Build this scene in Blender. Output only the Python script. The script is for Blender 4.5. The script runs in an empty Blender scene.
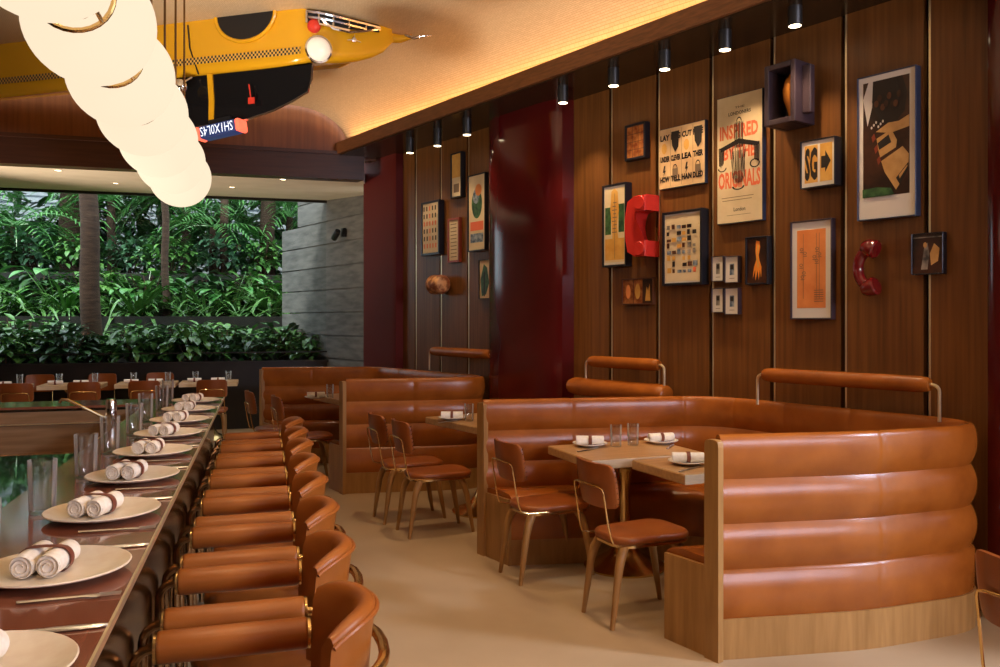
import bpy, bmesh, math, random
from mathutils import Vector, Matrix
random.seed(7)
C = bpy.context.scene.collection
PI = math.pi
EYE = 1.58; F = 820.0; HU, HV = 500.0, 320.0
ORD = ['first', 'second', 'third', 'fourth', 'fifth', 'sixth', 'seventh', 'eighth', 'ninth', 'tenth', 'eleventh',
       'twelfth', 'thirteenth', 'fourteenth', 'fifteenth', 'sixteenth']

# ------------------------------------------------------------------ materials
def nd(nt, typ, **kw):
    n = nt.nodes.new(typ)
    for k, v in kw.items():
        setattr(n, k, v)
    return n

def mat(name, col, rough=0.5, metal=0.0, emit=None, estr=0.0, trans=0.0, ior=1.45, coat=0.0, spec=0.5, alpha=1.0):
    m = bpy.data.materials.new(name); m.use_nodes = True
    b = m.node_tree.nodes['Principled BSDF']
    b.inputs['Base Color'].default_value = (*col, 1)
    b.inputs['Roughness'].default_value = rough
    b.inputs['Metallic'].default_value = metal
    b.inputs['IOR'].default_value = ior
    b.inputs['Transmission Weight'].default_value = trans
    b.inputs['Coat Weight'].default_value = coat
    b.inputs['Coat Roughness'].default_value = 0.08
    b.inputs['Specular IOR Level'].default_value = spec
    if emit:
        b.inputs['Emission Color'].default_value = (*emit, 1)
        b.inputs['Emission Strength'].default_value = estr
    return m

def vary(m, c1, c2, scale=(1, 1, 1), nscale=4.0, detail=4, lo=0.35, hi=0.65, bump=0.0, rough=None, wave=False, bdist=0.01):
    nt = m.node_tree; b = nt.nodes['Principled BSDF']
    tc = nd(nt, 'ShaderNodeTexCoord'); mp = nd(nt, 'ShaderNodeMapping')
    mp.inputs['Scale'].default_value = scale
    nt.links.new(tc.outputs['Object'], mp.inputs['Vector'])
    nz = nd(nt, 'ShaderNodeTexNoise')
    nz.inputs['Scale'].default_value = nscale; nz.inputs['Detail'].default_value = detail
    nt.links.new(mp.outputs['Vector'], nz.inputs['Vector'])
    cr = nd(nt, 'ShaderNodeValToRGB')
    cr.color_ramp.elements[0].position = lo; cr.color_ramp.elements[0].color = (*c1, 1)
    cr.color_ramp.elements[1].position = hi; cr.color_ramp.elements[1].color = (*c2, 1)
    nt.links.new(nz.outputs['Fac'], cr.inputs['Fac'])
    nt.links.new(cr.outputs['Color'], b.inputs['Base Color'])
    if bump:
        bp = nd(nt, 'ShaderNodeBump'); bp.inputs['Strength'].default_value = bump; bp.inputs['Distance'].default_value = bdist
        nt.links.new(nz.outputs['Fac'], bp.inputs['Height']); nt.links.new(bp.outputs['Normal'], b.inputs['Normal'])
    if rough:
        mr = nd(nt, 'ShaderNodeMapRange'); mr.inputs['To Min'].default_value = rough[0]; mr.inputs['To Max'].default_value = rough[1]
        nt.links.new(nz.outputs['Fac'], mr.inputs['Value']); nt.links.new(mr.outputs['Result'], b.inputs['Roughness'])
    return m

def leather(name, c1, c2, rough=0.34):
    m = mat(name, c1, rough, spec=.45)
    vary(m, c1, c2, (1, 1, 1), 6.0, 6, 0.3, 0.72)
    nt = m.node_tree; b = nt.nodes['Principled BSDF']
    tc = nd(nt, 'ShaderNodeTexCoord'); vo = nd(nt, 'ShaderNodeTexVoronoi'); vo.inputs['Scale'].default_value = 260
    nt.links.new(tc.outputs['Object'], vo.inputs['Vector'])
    bp = nd(nt, 'ShaderNodeBump'); bp.inputs['Strength'].default_value = 0.12; bp.inputs['Distance'].default_value = 0.002
    nt.links.new(vo.outputs['Distance'], bp.inputs['Height']); nt.links.new(bp.outputs['Normal'], b.inputs['Normal'])
    return m

M = {}
M['leather'] = leather('cognac_leather', (0.265, 0.070, 0.009), (0.385, 0.112, 0.015), 0.26)
M['leather_bar'] = leather('tan_bar_leather', (0.29, 0.080, 0.012), (0.37, 0.108, 0.017), 0.34)
M['leather_dark'] = leather('chair_leather', (0.23, 0.058, 0.011), (0.32, 0.086, 0.016), 0.34)
M['oak'] = vary(mat('oak', (0.4, 0.22, 0.09), 0.42), (0.30, 0.145, 0.040), (0.43, 0.222, 0.069), (1, 1, 0.09), 26, 5, 0.3, 0.7, 0.05)
M['oak_top'] = vary(mat('oak_top', (0.4, 0.22, 0.09), 0.35), (0.40, 0.22, 0.09), (0.52, 0.31, 0.14), (1, 9, 9), 5, 5, 0.3, 0.7, 0.03)
M['oak_lit_edge'] = vary(mat('oak_pale_lit_edge', (0.5, 0.36, 0.2), 0.4), (0.68, 0.54, 0.36), (0.78, 0.64, 0.46), (3, 3, 30), 5, 4, 0.3, 0.7)  # pale edge wood, lightened further to carry the light on that side
M['walnut'] = vary(mat('walnut_veneer', (0.1, 0.04, 0.015), 0.38), (0.125, 0.045, 0.010), (0.22, 0.085, 0.020), (1, 1, 0.035), 38, 6, 0.3, 0.72, 0.04)
M['redwood'] = vary(mat('red_brown_veneer', (0.2, 0.06, 0.02), 0.4), (0.17, 0.052, 0.015), (0.25, 0.085, 0.026), (1, 1, 0.04), 30, 5, 0.3, 0.7)
M['dark_wood'] = vary(mat('dark_brown_fascia', (0.05, 0.018, 0.009), 0.4), (0.045, 0.015, 0.007), (0.075, 0.026, 0.012), (0.1, 0.1, 2), 20, 4, 0.3, 0.7)
M['dark_ceil'] = mat('dark_gloss_ceiling', (0.030, 0.016, 0.008), 0.22)
M['lip'] = vary(mat('cove_lip_wood', (0.13, 0.05, 0.02), 0.4), (0.11, 0.042, 0.015), (0.17, 0.066, 0.024), (1, 1, 8), 9, 3)
M['mirror'] = mat('bronze_mirror', (0.42, 0.36, 0.30), 0.03, 1.0)
M['brass'] = mat('polished_brass', (0.68, 0.44, 0.17), 0.22, 1.0)
M['brass_dark'] = mat('aged_bronze_tube', (0.20, 0.115, 0.05), 0.2, 1.0)
M['brass_pale'] = mat('pale_satin_brass', (0.86, 0.72, 0.46), 0.32, 0.85)
M['chrome'] = mat('chrome', (0.85, 0.85, 0.85), 0.08, 1.0)
M['steel'] = mat('cutlery_steel', (0.88, 0.86, 0.82), 0.28, 1.0)
M['lacquer'] = vary(mat('oxblood_lacquer', (0.10, 0.007, 0.006), 0.12, coat=0.25), (0.072, 0.005, 0.005), (0.09, 0.006, 0.006), (1, 1, 1), 2, 2)
M['satin_red'] = mat('oxblood_satin', (0.115, 0.010, 0.006), 0.55, spec=.2)
M['bar_top'] = vary(mat('lacquered_bar_top', (0.12, 0.03, 0.016), 0.10, coat=0.5), (0.17, 0.050, 0.026), (0.25, 0.085, 0.045), (6, 0.5, 1), 5, 4, 0.3, 0.7)
M['bar_front'] = mat('polished_bronze_bar_front', (0.34, 0.22, 0.13), 0.14, 1.0)
M['black_gloss'] = mat('black_polished_stone', (0.012, 0.012, 0.012), 0.03, spec=1.0, ior=2.0)
M['tan_panel'] = vary(mat('tan_bar_panel', (0.25, 0.14, 0.07), 0.25), (0.22, 0.12, 0.055), (0.30, 0.17, 0.085), (0.4, 0.4, 6), 6, 3)
M['black'] = mat('matt_black_metal', (0.012, 0.012, 0.014), 0.4)
M['black_panel'] = vary(mat('black_low_wall', (0.012, 0.010, 0.009), 0.3), (0.010, 0.008, 0.007), (0.018, 0.014, 0.012), (1, 1, 1), 4, 2)
M['soffit'] = vary(mat('cream_soffit', (0.72, 0.62, 0.5), 0.7), (0.80, 0.70, 0.57), (0.86, 0.76, 0.63), (1, 1, 1), 3, 2)
M['plaster'] = vary(mat('warm_plaster', (0.35, 0.22, 0.12), 0.8), (0.33, 0.2, 0.11), (0.38, 0.24, 0.13), (1, 1, 1), 3, 2)
M['ceramic'] = vary(mat('cream_stoneware', (0.78, 0.66, 0.50), 0.28), (0.76, 0.62, 0.46), (0.82, 0.70, 0.54), (1, 1, 1), 30, 3)
M['ceramic_white'] = mat('white_stoneware', (0.82, 0.80, 0.78), 0.25)
M['linen'] = vary(mat('cream_linen', (0.8, 0.71, 0.58), 0.85), (0.78, 0.68, 0.55), (0.86, 0.77, 0.65), (1, 1, 1), 60, 3, bump=0.1)
M['linen_white'] = vary(mat('white_linen', (0.85, 0.8, 0.74), 0.85), (0.83, 0.78, 0.71), (0.88, 0.84, 0.79), (1, 1, 1), 60, 3, bump=0.1)
M['band'] = mat('brown_napkin_band', (0.17, 0.045, 0.025), 0.5)
gm_ = bpy.data.materials.new('tumbler_glass'); gm_.use_nodes = True
nt = gm_.node_tree; nt.nodes.remove(nt.nodes['Principled BSDF'])
tr = nd(nt, 'ShaderNodeBsdfTransparent'); tr.inputs['Color'].default_value = (0.95, 0.96, 0.96, 1)
gs = nd(nt, 'ShaderNodeBsdfGlossy'); gs.inputs['Roughness'].default_value = 0.04
df = nd(nt, 'ShaderNodeBsdfTranslucent'); df.inputs['Color'].default_value = (.95, .95, .95, 1)  # white translucency stands in for light refracted at the rims
gl = nd(nt, 'ShaderNodeMixShader'); gl.inputs['Fac'].default_value = 0.45; nt.links.new(gs.outputs[0], gl.inputs[1]); nt.links.new(df.outputs[0], gl.inputs[2])
lw = nd(nt, 'ShaderNodeLayerWeight'); lw.inputs['Blend'].default_value = 0.28
mx = nd(nt, 'ShaderNodeMixShader')
mr = nd(nt, 'ShaderNodeMapRange'); mr.inputs['To Min'].default_value = 0.07; mr.inputs['To Max'].default_value = 0.85; nt.links.new(lw.outputs['Fresnel'], mr.inputs['Value']); nt.links.new(mr.outputs['Result'], mx.inputs['Fac']); nt.links.new(tr.outputs[0], mx.inputs[1]); nt.links.new(gl.outputs[0], mx.inputs[2])
nt.links.new(mx.outputs[0], nt.nodes['Material Output'].inputs['Surface'])
M['glass'] = gm_
M['globe'] = mat('opal_globe', (0.05, 0.045, 0.04), 0.6, emit=(1.0, 0.80, 0.57), estr=0.95, spec=0.0)
M['lens'] = mat('lit_lens', (1, 0.9, 0.7), 0.3, emit=(1.0, 0.80, 0.50), estr=8.0)
M['yellow'] = mat('taxi_yellow_paint', (0.78, 0.40, 0.012), 0.22, coat=0.5)
M['car_glass'] = mat('dark_car_glass', (0.008, 0.008, 0.009), 0.05)
M['red_lens'] = mat('red_lens', (0.7, 0.05, 0.03), 0.2)
M['red_lit'] = mat('red_lit_lens', (0.9, 0.1, 0.06), 0.3, emit=(1, 0.12, 0.06), estr=1.6)
M['lamp_glass'] = mat('ribbed_headlamp', (0.9, 0.82, 0.72), 0.12, emit=(1, 0.85, 0.65), estr=0.25)
M['sign_face'] = mat('roof_sign_face', (0.02, 0.03, 0.09), 0.3, emit=(0.05, 0.09, 0.30), estr=0.3)
M['sign_text'] = mat('roof_sign_letters', (0.8, 0.85, 0.95), 0.3, emit=(0.75, 0.85, 1.0), estr=0.9)
M['frame_black'] = mat('black_picture_frame', (0.012, 0.013, 0.02), 0.3)
M['frame_navy'] = mat('navy_picture_frame', (0.035, 0.05, 0.10), 0.3)
M['frame_plum'] = mat('plum_frame', (0.045, 0.028, 0.038), 0.4)
M['frame_red'] = mat('red_brown_frame', (0.25, 0.045, 0.02), 0.35)
M['frame_brown'] = mat('brown_frame', (0.10, 0.035, 0.015), 0.4)
M['paper'] = vary(mat('cream_paper', (0.72, 0.58, 0.36), 0.55), (0.68, 0.53, 0.32), (0.75, 0.60, 0.39), (1, 1, 1), 8, 3)
M['paper_tan'] = vary(mat('tan_paper', (0.68, 0.43, 0.2), 0.55), (0.64, 0.40, 0.20), (0.74, 0.50, 0.27), (1, 1, 1), 8, 3)
M['mat_white'] = mat('white_mount', (0.74, 0.68, 0.62), 0.6)
M['ink'] = mat('black_ink', (0.02, 0.014, 0.012), 0.5)
M['ink_soft'] = mat('grey_ink', (0.2, 0.13, 0.08), 0.5)
M['vermilion'] = mat('vermilion_ink', (0.78, 0.16, 0.07), 0.5)
M['orange_print'] = vary(mat('orange_print', (0.75, 0.24, 0.06), 0.5), (0.70, 0.22, 0.06), (0.80, 0.29, 0.09), (1, 1, 1), 8, 3)
M['gold_print'] = vary(mat('gold_print', (0.7, 0.36, 0.06), 0.5), (0.62, 0.30, 0.05), (0.75, 0.42, 0.10), (1, 1, 1), 9, 3)
M['photo_dark'] = vary(mat('dark_photograph', (0.03, 0.012, 0.008), 0.3), (0.016, 0.007, 0.005), (0.075, 0.025, 0.012), (1, 1, 1), 7, 5)
M['photo_green'] = vary(mat('green_photograph', (0.02, 0.07, 0.03), 0.4), (0.012, 0.045, 0.02), (0.06, 0.15, 0.05), (1, 1, 1), 20, 5)
M['photo_tan'] = vary(mat('tan_photograph', (0.6, 0.33, 0.11), 0.4), (0.5, 0.26, 0.08), (0.68, 0.40, 0.15), (1, 1, 1), 10, 4)
M['photo_grey'] = vary(mat('grey_photograph', (0.3, 0.26, 0.22), 0.4), (0.05, 0.045, 0.045), (0.42, 0.36, 0.30), (1, 1, 1), 14, 5)
M['photo_blue'] = vary(mat('blue_photograph', (0.1, 0.15, 0.25), 0.4), (0.04, 0.07, 0.13), (0.35, 0.40, 0.45), (1, 1, 1), 25, 4)
M['copper'] = vary(mat('copper_relief', (0.5, 0.16, 0.05), 0.35, 0.6), (0.30, 0.07, 0.02), (0.62, 0.24, 0.07), (1, 1, 1), 22, 5, bump=0.4)
M['flame'] = mat('orange_subject', (0.85, 0.27, 0.03), 0.4)
M['phone_red'] = mat('glossy_dark_red', (0.16, 0.006, 0.008), 0.08, coat=0.7)
M['cradle_red'] = mat('bright_red_plastic', (0.62, 0.035, 0.025), 0.25, coat=0.3)
M['amber'] = mat('amber_glaze', (0.45, 0.16, 0.02), 0.25)
M['drum'] = vary(mat('orange_patterned_paper', (0.6, 0.25, 0.08), 0.5), (0.30, 0.09, 0.03), (0.80, 0.42, 0.17), (1, 1, 1), 16, 3, 0.4, 0.6)
M['concrete'] = vary(mat('grey_stone_block', (0.14, 0.14, 0.14), 0.8), (0.10, 0.097, 0.093), (0.20, 0.19, 0.18), (0.6, 0.6, 3), 5, 6, 0.3, 0.7, 0.2)
M['planter'] = vary(mat('dark_planter_concrete', (0.06, 0.06, 0.055), 0.85), (0.014, 0.013, 0.011), (0.038, 0.035, 0.03), (1, 1, 1), 3, 5, 0.3, 0.7, 0.2)
M['soil'] = vary(mat('dark_soil', (0.02, 0.013, 0.008), 0.95), (0.012, 0.008, 0.005), (0.03, 0.02, 0.012), (1, 1, 1), 20, 5)
M['pale_wall'] = vary(mat('pale_building_wall', (0.5, 0.55, 0.6), 0.8), (0.44, 0.49, 0.54), (0.58, 0.62, 0.66), (1, 1, 1), 6, 3)
M['bark'] = vary(mat('brown_bark', (0.07, 0.035, 0.02), 0.9), (0.04, 0.02, 0.013), (0.10, 0.055, 0.034), (1, 1, 6), 6, 6, 0.3, 0.7, 0.5)
def leafm(name, c1, c2, rough=0.3):
    m = mat(name, c1, rough, spec=.8)
    vary(m, c1, c2, (1, 1, 1), 5, 3, 0.3, 0.7)
    return m
M['leaf_dark'] = leafm('dark_leaf', (0.018, 0.06, 0.018), (0.05, 0.14, 0.035))
M['leaf_mid'] = leafm('mid_leaf', (0.045, 0.15, 0.03), (0.12, 0.29, 0.06))
M['leaf_strap'] = leafm('strap_leaf', (0.05, 0.15, 0.03), (0.14, 0.31, 0.07), 0.22)
M['leaf_palm'] = leafm('palm_leaf', (0.05, 0.20, 0.05), (0.12, 0.34, 0.07))
M['leaf_blue'] = leafm('blue_green_leaf', (0.05, 0.14, 0.07), (0.11, 0.24, 0.12))

# floor: large pale lime-wash planks
fm = mat('pale_resin_floor', (0.5, 0.38, 0.25), 0.38)
vary(fm, (0.37, 0.262, 0.155), (0.47, 0.34, 0.21), (0.6, 0.6, 0.6), 2.2, 6, 0.3, 0.72, rough=(0.34, 0.5))
M['floor'] = fm
# woven ceiling paper
cm = mat('woven_ceiling', (0.55, 0.36, 0.18), 0.65)
nt = cm.node_tree; b = nt.nodes['Principled BSDF']
tc = nd(nt, 'ShaderNodeTexCoord'); mp = nd(nt, 'ShaderNodeMapping'); mp.inputs['Rotation'].default_value = (0, 0, 0.9)
nt.links.new(tc.outputs['Object'], mp.inputs['Vector'])
bk = nd(nt, 'ShaderNodeTexBrick'); bk.inputs['Scale'].default_value = 12
bk.inputs['Color1'].default_value = (0.74, 0.575, 0.39, 1); bk.inputs['Color2'].default_value = (0.68, 0.52, 0.34, 1)
bk.inputs['Mortar'].default_value = (0.52, 0.36, 0.20, 1); bk.inputs['Mortar Size'].default_value = 0.014
bk.inputs['Brick Width'].default_value = 0.6; bk.inputs['Row Height'].default_value = 0.16
nt.links.new(mp.outputs['Vector'], bk.inputs['Vector'])
nt.links.new(bk.outputs['Color'], b.inputs['Base Color'])
bp = nd(nt, 'ShaderNodeBump'); bp.inputs['Strength'].default_value = 0.35; bp.inputs['Distance'].default_value = 0.01; bp.invert = True
nt.links.new(bk.outputs['Fac'], bp.inputs['Height']); nt.links.new(bp.outputs['Normal'], b.inputs['Normal'])
M['ceiling'] = cm
# checker stripe for the taxi
ck = mat('checker_stripe', (0.02, 0.02, 0.02), 0.3)
nt = ck.node_tree; b = nt.nodes['Principled BSDF']
uvn = nd(nt, 'ShaderNodeUVMap'); cx = nd(nt, 'ShaderNodeTexChecker'); cx.inputs['Scale'].default_value = 1.0
cx.inputs['Color1'].default_value = (0.012, 0.012, 0.012, 1); cx.inputs['Color2'].default_value = (0.80, 0.48, 0.10, 1)
nt.links.new(uvn.outputs['UV'], cx.inputs['Vector']); nt.links.new(cx.outputs['Color'], b.inputs['Base Color'])
M['checker'] = ck
# window pane: mostly clear with a faint sheen
pm = bpy.data.materials.new('clear_window_glass'); pm.use_nodes = True
nt = pm.node_tree; nt.nodes.remove(nt.nodes['Principled BSDF'])
tr = nd(nt, 'ShaderNodeBsdfTransparent'); tr.inputs['Color'].default_value = (0.94, 0.97, 0.96, 1)
gl = nd(nt, 'ShaderNodeBsdfGlossy'); gl.inputs['Roughness'].default_value = 0.0
mx = nd(nt, 'ShaderNodeMixShader'); mx.inputs['Fac'].default_value = 0.006
nt.links.new(tr.outputs[0], mx.inputs[1]); nt.links.new(gl.outputs[0], mx.inputs[2])
nt.links.new(mx.outputs[0], nt.nodes['Material Output'].inputs['Surface'])
M['pane'] = pm

# ------------------------------------------------------------------ mesh builder
def rotz(a): return Matrix.Rotation(a, 4, 'Z')
def tr_(x, y, z): return Matrix.Translation((x, y, z))

class MB:
    def __init__(s): s.v = []; s.f = []; s.m = []; s.uv = {}
    def add(s, vs, fs, mi=0):
        o = len(s.v); s.v += [Vector(p) for p in vs]
        for f in fs: s.f.append([i + o for i in f]); s.m.append(mi)
        return s
    def box(s, c, d, rz=0, mi=0, bev=0, seg=2, mtx=None):
        bm = bmesh.new(); bmesh.ops.create_cube(bm, size=1)
        for v in bm.verts: v.co = Vector((v.co.x * d[0], v.co.y * d[1], v.co.z * d[2]))
        if bev: bmesh.ops.bevel(bm, geom=bm.edges[:], offset=min(bev, min(d) * 0.49), segments=seg, profile=0.5, affect='EDGES')
        X = mtx if mtx is not None else tr_(*c) @ rotz(rz)
        bm.verts.index_update()
        s.add([X @ v.co for v in bm.verts], [[v.index for v in f.verts] for f in bm.faces], mi); bm.free(); return s
    def grid(s, rows, close_u=False, close_v=False, caps=False, mi=0):
        n = len(rows[0]); o = len(s.v)
        for r in rows: s.v += [Vector(p) for p in r]
        R = len(rows)
        for i in range(R if close_u else R - 1):
            for j in range(n if close_v else n - 1):
                a = i * n + j; b_ = i * n + (j + 1) % n; c_ = ((i + 1) % R) * n + (j + 1) % n; d_ = ((i + 1) % R) * n + j
                s.f.append([o + a, o + b_, o + c_, o + d_]); s.m.append(mi)
        if caps:
            s.f.append([o + j for j in range(n)][::-1]); s.m.append(mi)
            s.f.append([o + (R - 1) * n + j for j in range(n)]); s.m.append(mi)
        return s
    def tube(s, pts, r, seg=8, closed=False, mi=0, caps=True):
        pts = [Vector(p) for p in pts]; n = len(pts)
        rs = r if isinstance(r, (list, tuple)) else [r] * n
        rows = []; up = None
        for i in range(n):
            if closed: t = pts[(i + 1) % n] - pts[i - 1]
            else: t = pts[min(i + 1, n - 1)] - pts[max(i - 1, 0)]
            t = t.normalized() if t.length > 1e-9 else Vector((0, 0, 1))
            if up is None:
                up = t.orthogonal().normalized()
            else:
                up = (up - t * up.dot(t)); up = up.normalized() if up.length > 1e-6 else t.orthogonal().normalized()
            w = t.cross(up)
            rows.append([pts[i] + (up * math.cos(2 * PI * k / seg) + w * math.sin(2 * PI * k / seg)) * rs[i] for k in range(seg)])
        return s.grid(rows, close_u=closed, close_v=True, caps=caps and not closed, mi=mi)
    def lathe(s, prof, seg=24, mtx=None, mi=0, cap=True):
        X = mtx or Matrix.Identity(4)
        rows = [[X @ Vector((max(r, 1e-4) * math.cos(2 * PI * k / seg), max(r, 1e-4) * math.sin(2 * PI * k / seg), z)) for k in range(seg)] for r, z in prof]
        return s.grid(rows, close_v=True, caps=cap, mi=mi)
    def ball(s, c, r, seg=24, rings=14, sc=(1, 1, 1), mi=0, mtx=None):
        prof = [(r * math.sin(PI * i / rings), -r * math.cos(PI * i / rings)) for i in range(rings + 1)]
        X = (mtx or tr_(*c)) @ Matrix.Diagonal((*sc, 1))
        return s.lathe(prof, seg, X, mi)
    def prism(s, poly, z0, z1, mi=0):
        n = len(poly)
        s.add([(p[0], p[1], z0) for p in poly] + [(p[0], p[1], z1) for p in poly],
              [[i, (i + 1) % n, n + (i + 1) % n, n + i] for i in range(n)] + [list(range(n))[::-1], list(range(n, 2 * n))], mi)
        return s
    def poly(s, pts, mi=0):
        return s.add(pts, [list(range(len(pts)))], mi)
    def xf(s, X):
        s.v = [X @ p for p in s.v]; return s
    def shift(s, L):
        L = Vector(L); s.v = [p - L for p in s.v]; return s
    def build(s, name, mats, parent=None, loc=None, smooth=35, recalc=True):
        me = bpy.data.meshes.new(name)
        me.from_pydata([tuple(p) for p in s.v], [], s.f)
        mats = mats if isinstance(mats, (list, tuple)) else [mats]
        for m_ in mats: me.materials.append(m_)
        me.polygons.foreach_set('material_index', s.m)
        if recalc:
            bm = bmesh.new(); bm.from_mesh(me); bmesh.ops.recalc_face_normals(bm, faces=bm.faces[:]); bm.to_mesh(me); bm.free()
        if smooth:
            me.polygons.foreach_set('use_smooth', [True] * len(me.polygons)); me.set_sharp_from_angle(angle=math.radians(smooth))
        me.update()
        o = bpy.data.objects.new(name, me); C.objects.link(o)
        if parent is not None: o.parent = parent
        if loc is not None: o.location = loc
        return o

def empty(name, loc, rz=0, label=None, cat=None, group=None):
    o = bpy.data.objects.new(name, None); C.objects.link(o); o.empty_display_size = 0.1
    o.location = loc; o.rotation_euler = (0, 0, rz)
    return tag(o, label, cat, group)

def tag(o, label=None, cat=None, group=None, kind=None):
    if label: o['label'] = label
    if cat: o['category'] = cat
    if group: o['group'] = group
    if kind: o['kind'] = kind
    return o

def copy_tree(o, loc=None, rz=None, label=None, parent=None):
    c = o.copy(); C.objects.link(c)
    if parent is not None: c.parent = parent
    if loc is not None: c.location = loc
    if rz is not None: c.rotation_euler = (0, 0, rz)
    if label: c['label'] = label
    for ch in list(o.children): copy_tree(ch, parent=c)
    return c

def struct(mb, name, m, **k):
    o = mb.build(name, m, **k); o['kind'] = 'structure'; return o

def rrect(w, d, r, n=5):
    pts = []
    for cx_, cy_, a in ((w / 2 - r, d / 2 - r, 0), (-w / 2 + r, d / 2 - r, PI / 2), (-w / 2 + r, -d / 2 + r, PI), (w / 2 - r, -d / 2 + r, 1.5 * PI)):
        pts += [(cx_ + r * math.cos(a + PI / 2 * i / n), cy_ + r * math.sin(a + PI / 2 * i / n)) for i in range(n + 1)]
    return pts

def cushion(mb, poly, z0, z1, r, mi=0, n=4, crown=0.0):
    """a padded slab: the outline poly shrinks at top and bottom along a quarter round"""
    cxm = sum(p[0] for p in poly) / len(poly); cym = sum(p[1] for p in poly) / len(poly)
    def ring(ins, z):
        out = []
        for p in poly:
            dx, dy = p[0] - cxm, p[1] - cym; L = math.hypot(dx, dy); k = max(0, (L - ins) / L)
            out.append((cxm + dx * k, cym + dy * k, z))
        return out
    rows = []
    for i in range(n + 1):
        a = PI / 2 * i / n; rows.append(ring(r * (1 - math.sin(a)), z0 + r * (1 - math.cos(a))))
    for i in range(n + 1):
        a = PI / 2 * i / n; rows.append(ring(r * (1 - math.cos(a)), z1 - r + r * math.sin(a)))
    if crown:
        rows.append(ring(r + 0.05, z1 + crown * .6)); rows.append(ring(r + 0.13, z1 + crown))
    return mb.grid(rows, close_v=True, caps=True, mi=mi)

def fillet(pts, radii, n=8):
    out = [Vector(pts[0])]
    for i in range(1, len(pts) - 1):
        p0, p1, p2 = (Vector(pts[i - 1]), Vector(pts[i]), Vector(pts[i + 1])); r = radii[i - 1]
        a = (p0 - p1).normalized(); c = (p2 - p1).normalized()
        if r <= 0: out.append(p1); continue
        ang = a.angle(c); L = min(r / math.tan(ang / 2), (p0 - p1).length * .49, (p2 - p1).length * .49); 
        s0 = p1 + a * L; s1 = p1 + c * L
        for k in range(n + 1):
            t = k / n; out.append(s0 * (1 - t) ** 2 + p1 * 2 * t * (1 - t) + s1 * t * t)
    out.append(Vector(pts[-1])); return out

def resample(pts, step):
    out = [pts[0].copy()]; 
    for i in range(len(pts) - 1):
        L = (pts[i + 1] - pts[i]).length; n = max(1, int(round(L / step)))
        for k in range(1, n + 1): out.append(pts[i].lerp(pts[i + 1], k / n))
    return out

def normals2d(pts, side=1):
    ns = []
    for i in range(len(pts)):
        t = pts[min(i + 1, len(pts) - 1)] - pts[max(i - 1, 0)]; t = Vector((t.x, t.y)).normalized()
        ns.append(Vector((-t.y, t.x, 0)) * side)
    return ns

def arc_pts(c, r, a0, a1, n, axis='xz'):
    out = []
    for i in range(n + 1):
        a = a0 + (a1 - a0) * i / n
        x, y = r * math.cos(a), r * math.sin(a)
        out.append(Vector((c[0] + x, c[1], c[2] + y)) if axis == 'xz' else Vector((c[0] + x, c[1] + y, c[2])))
    return out

def text_mesh(mb, s, x0, z0, h, w=None, mi=0, y=0.0, flip=False, bold=0.0):
    cu = bpy.data.curves.new('lettering', 'FONT'); cu.body = s; cu.size = 1; cu.resolution_u = 2; cu.offset = bold
    ob = bpy.data.objects.new('lettering', cu); C.objects.link(ob)
    bpy.context.view_layer.update()
    me = ob.evaluated_get(bpy.context.evaluated_depsgraph_get()).to_mesh()
    vs = [v.co.copy() for v in me.vertices]; fs = [list(p.vertices) for p in me.polygons]
    if vs:
        xa, xb = min(v.x for v in vs), max(v.x for v in vs); ya, yb = min(v.y for v in vs), max(v.y for v in vs)
        sy = h / (yb - ya); sx = (w / (xb - xa)) if w else sy
        out = []
        for v in vs:
            x = (v.x - xa) * sx; z = (v.y - ya) * sy
            if flip: x = (xb - xa) * sx - x; z = h - z
            out.append((x0 + x, y, z0 + z))
        mb.add(out, fs, mi)
    bpy.data.objects.remove(ob, do_unlink=True); bpy.data.curves.remove(cu)

# ------------------------------------------------------------------ reference frames of the room
Bv = Vector((-0.2777, 0.9607, 0)); Rv = Vector((0.9607, 0.2777, 0)); BARZ = math.atan2(0.2777, 0.9607)
def bar(s, q, z=0.0):
    p = Rv * s + Bv * q; return Vector((p.x, p.y, z))
Wd = Vector((-0.6061, 0.7954, 0)); Wn = Vector((-0.7954, -0.6061, 0))      # along the picture wall, out of the picture wall
WALLZ = math.atan2(-0.7954, 0.6061)
def wallp(Y, off=0.0, z=0.0):
    p = Vector((6.01 - 0.762 * Y, Y, 0)) + Wn * off; return Vector((p.x, p.y, z))
def wall_hit(u, off=0.0):
    k = (u - HU) / F; P = Vector((6.01, 0, 0)) + Wn * off
    # X = kY on the line through P along Wd
    t = (k * P.y - P.x) / (Wd.x - k * Wd.y); return P + Wd * t
def zat(v, Y): return EYE - (v - HV) * Y / F
FAC = lambda X: 9.94 + 0.289 * X          # front of the low soffit
WIN = lambda X: 13.0 + 0.289 * X            # garden window
LIP = lambda Y: 5.283 - 0.762 * Y

# ------------------------------------------------------------------ the setting
mb = MB(); mb.poly([(-9, -4.2, 0), (9.5, -4.2, 0), (9.5, 2, 0), (-1.2, 12.7, 0), (-9, 10.4, 0)])
mb2 = MB(); mb2.prism([(-9, -4.2), (9.5, -4.2), (9.5, 2), (-1.2, 13.0), (-9, 10.4)], -0.1, 0)
struct(mb2, 'floor', M['floor'], smooth=0)

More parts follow.
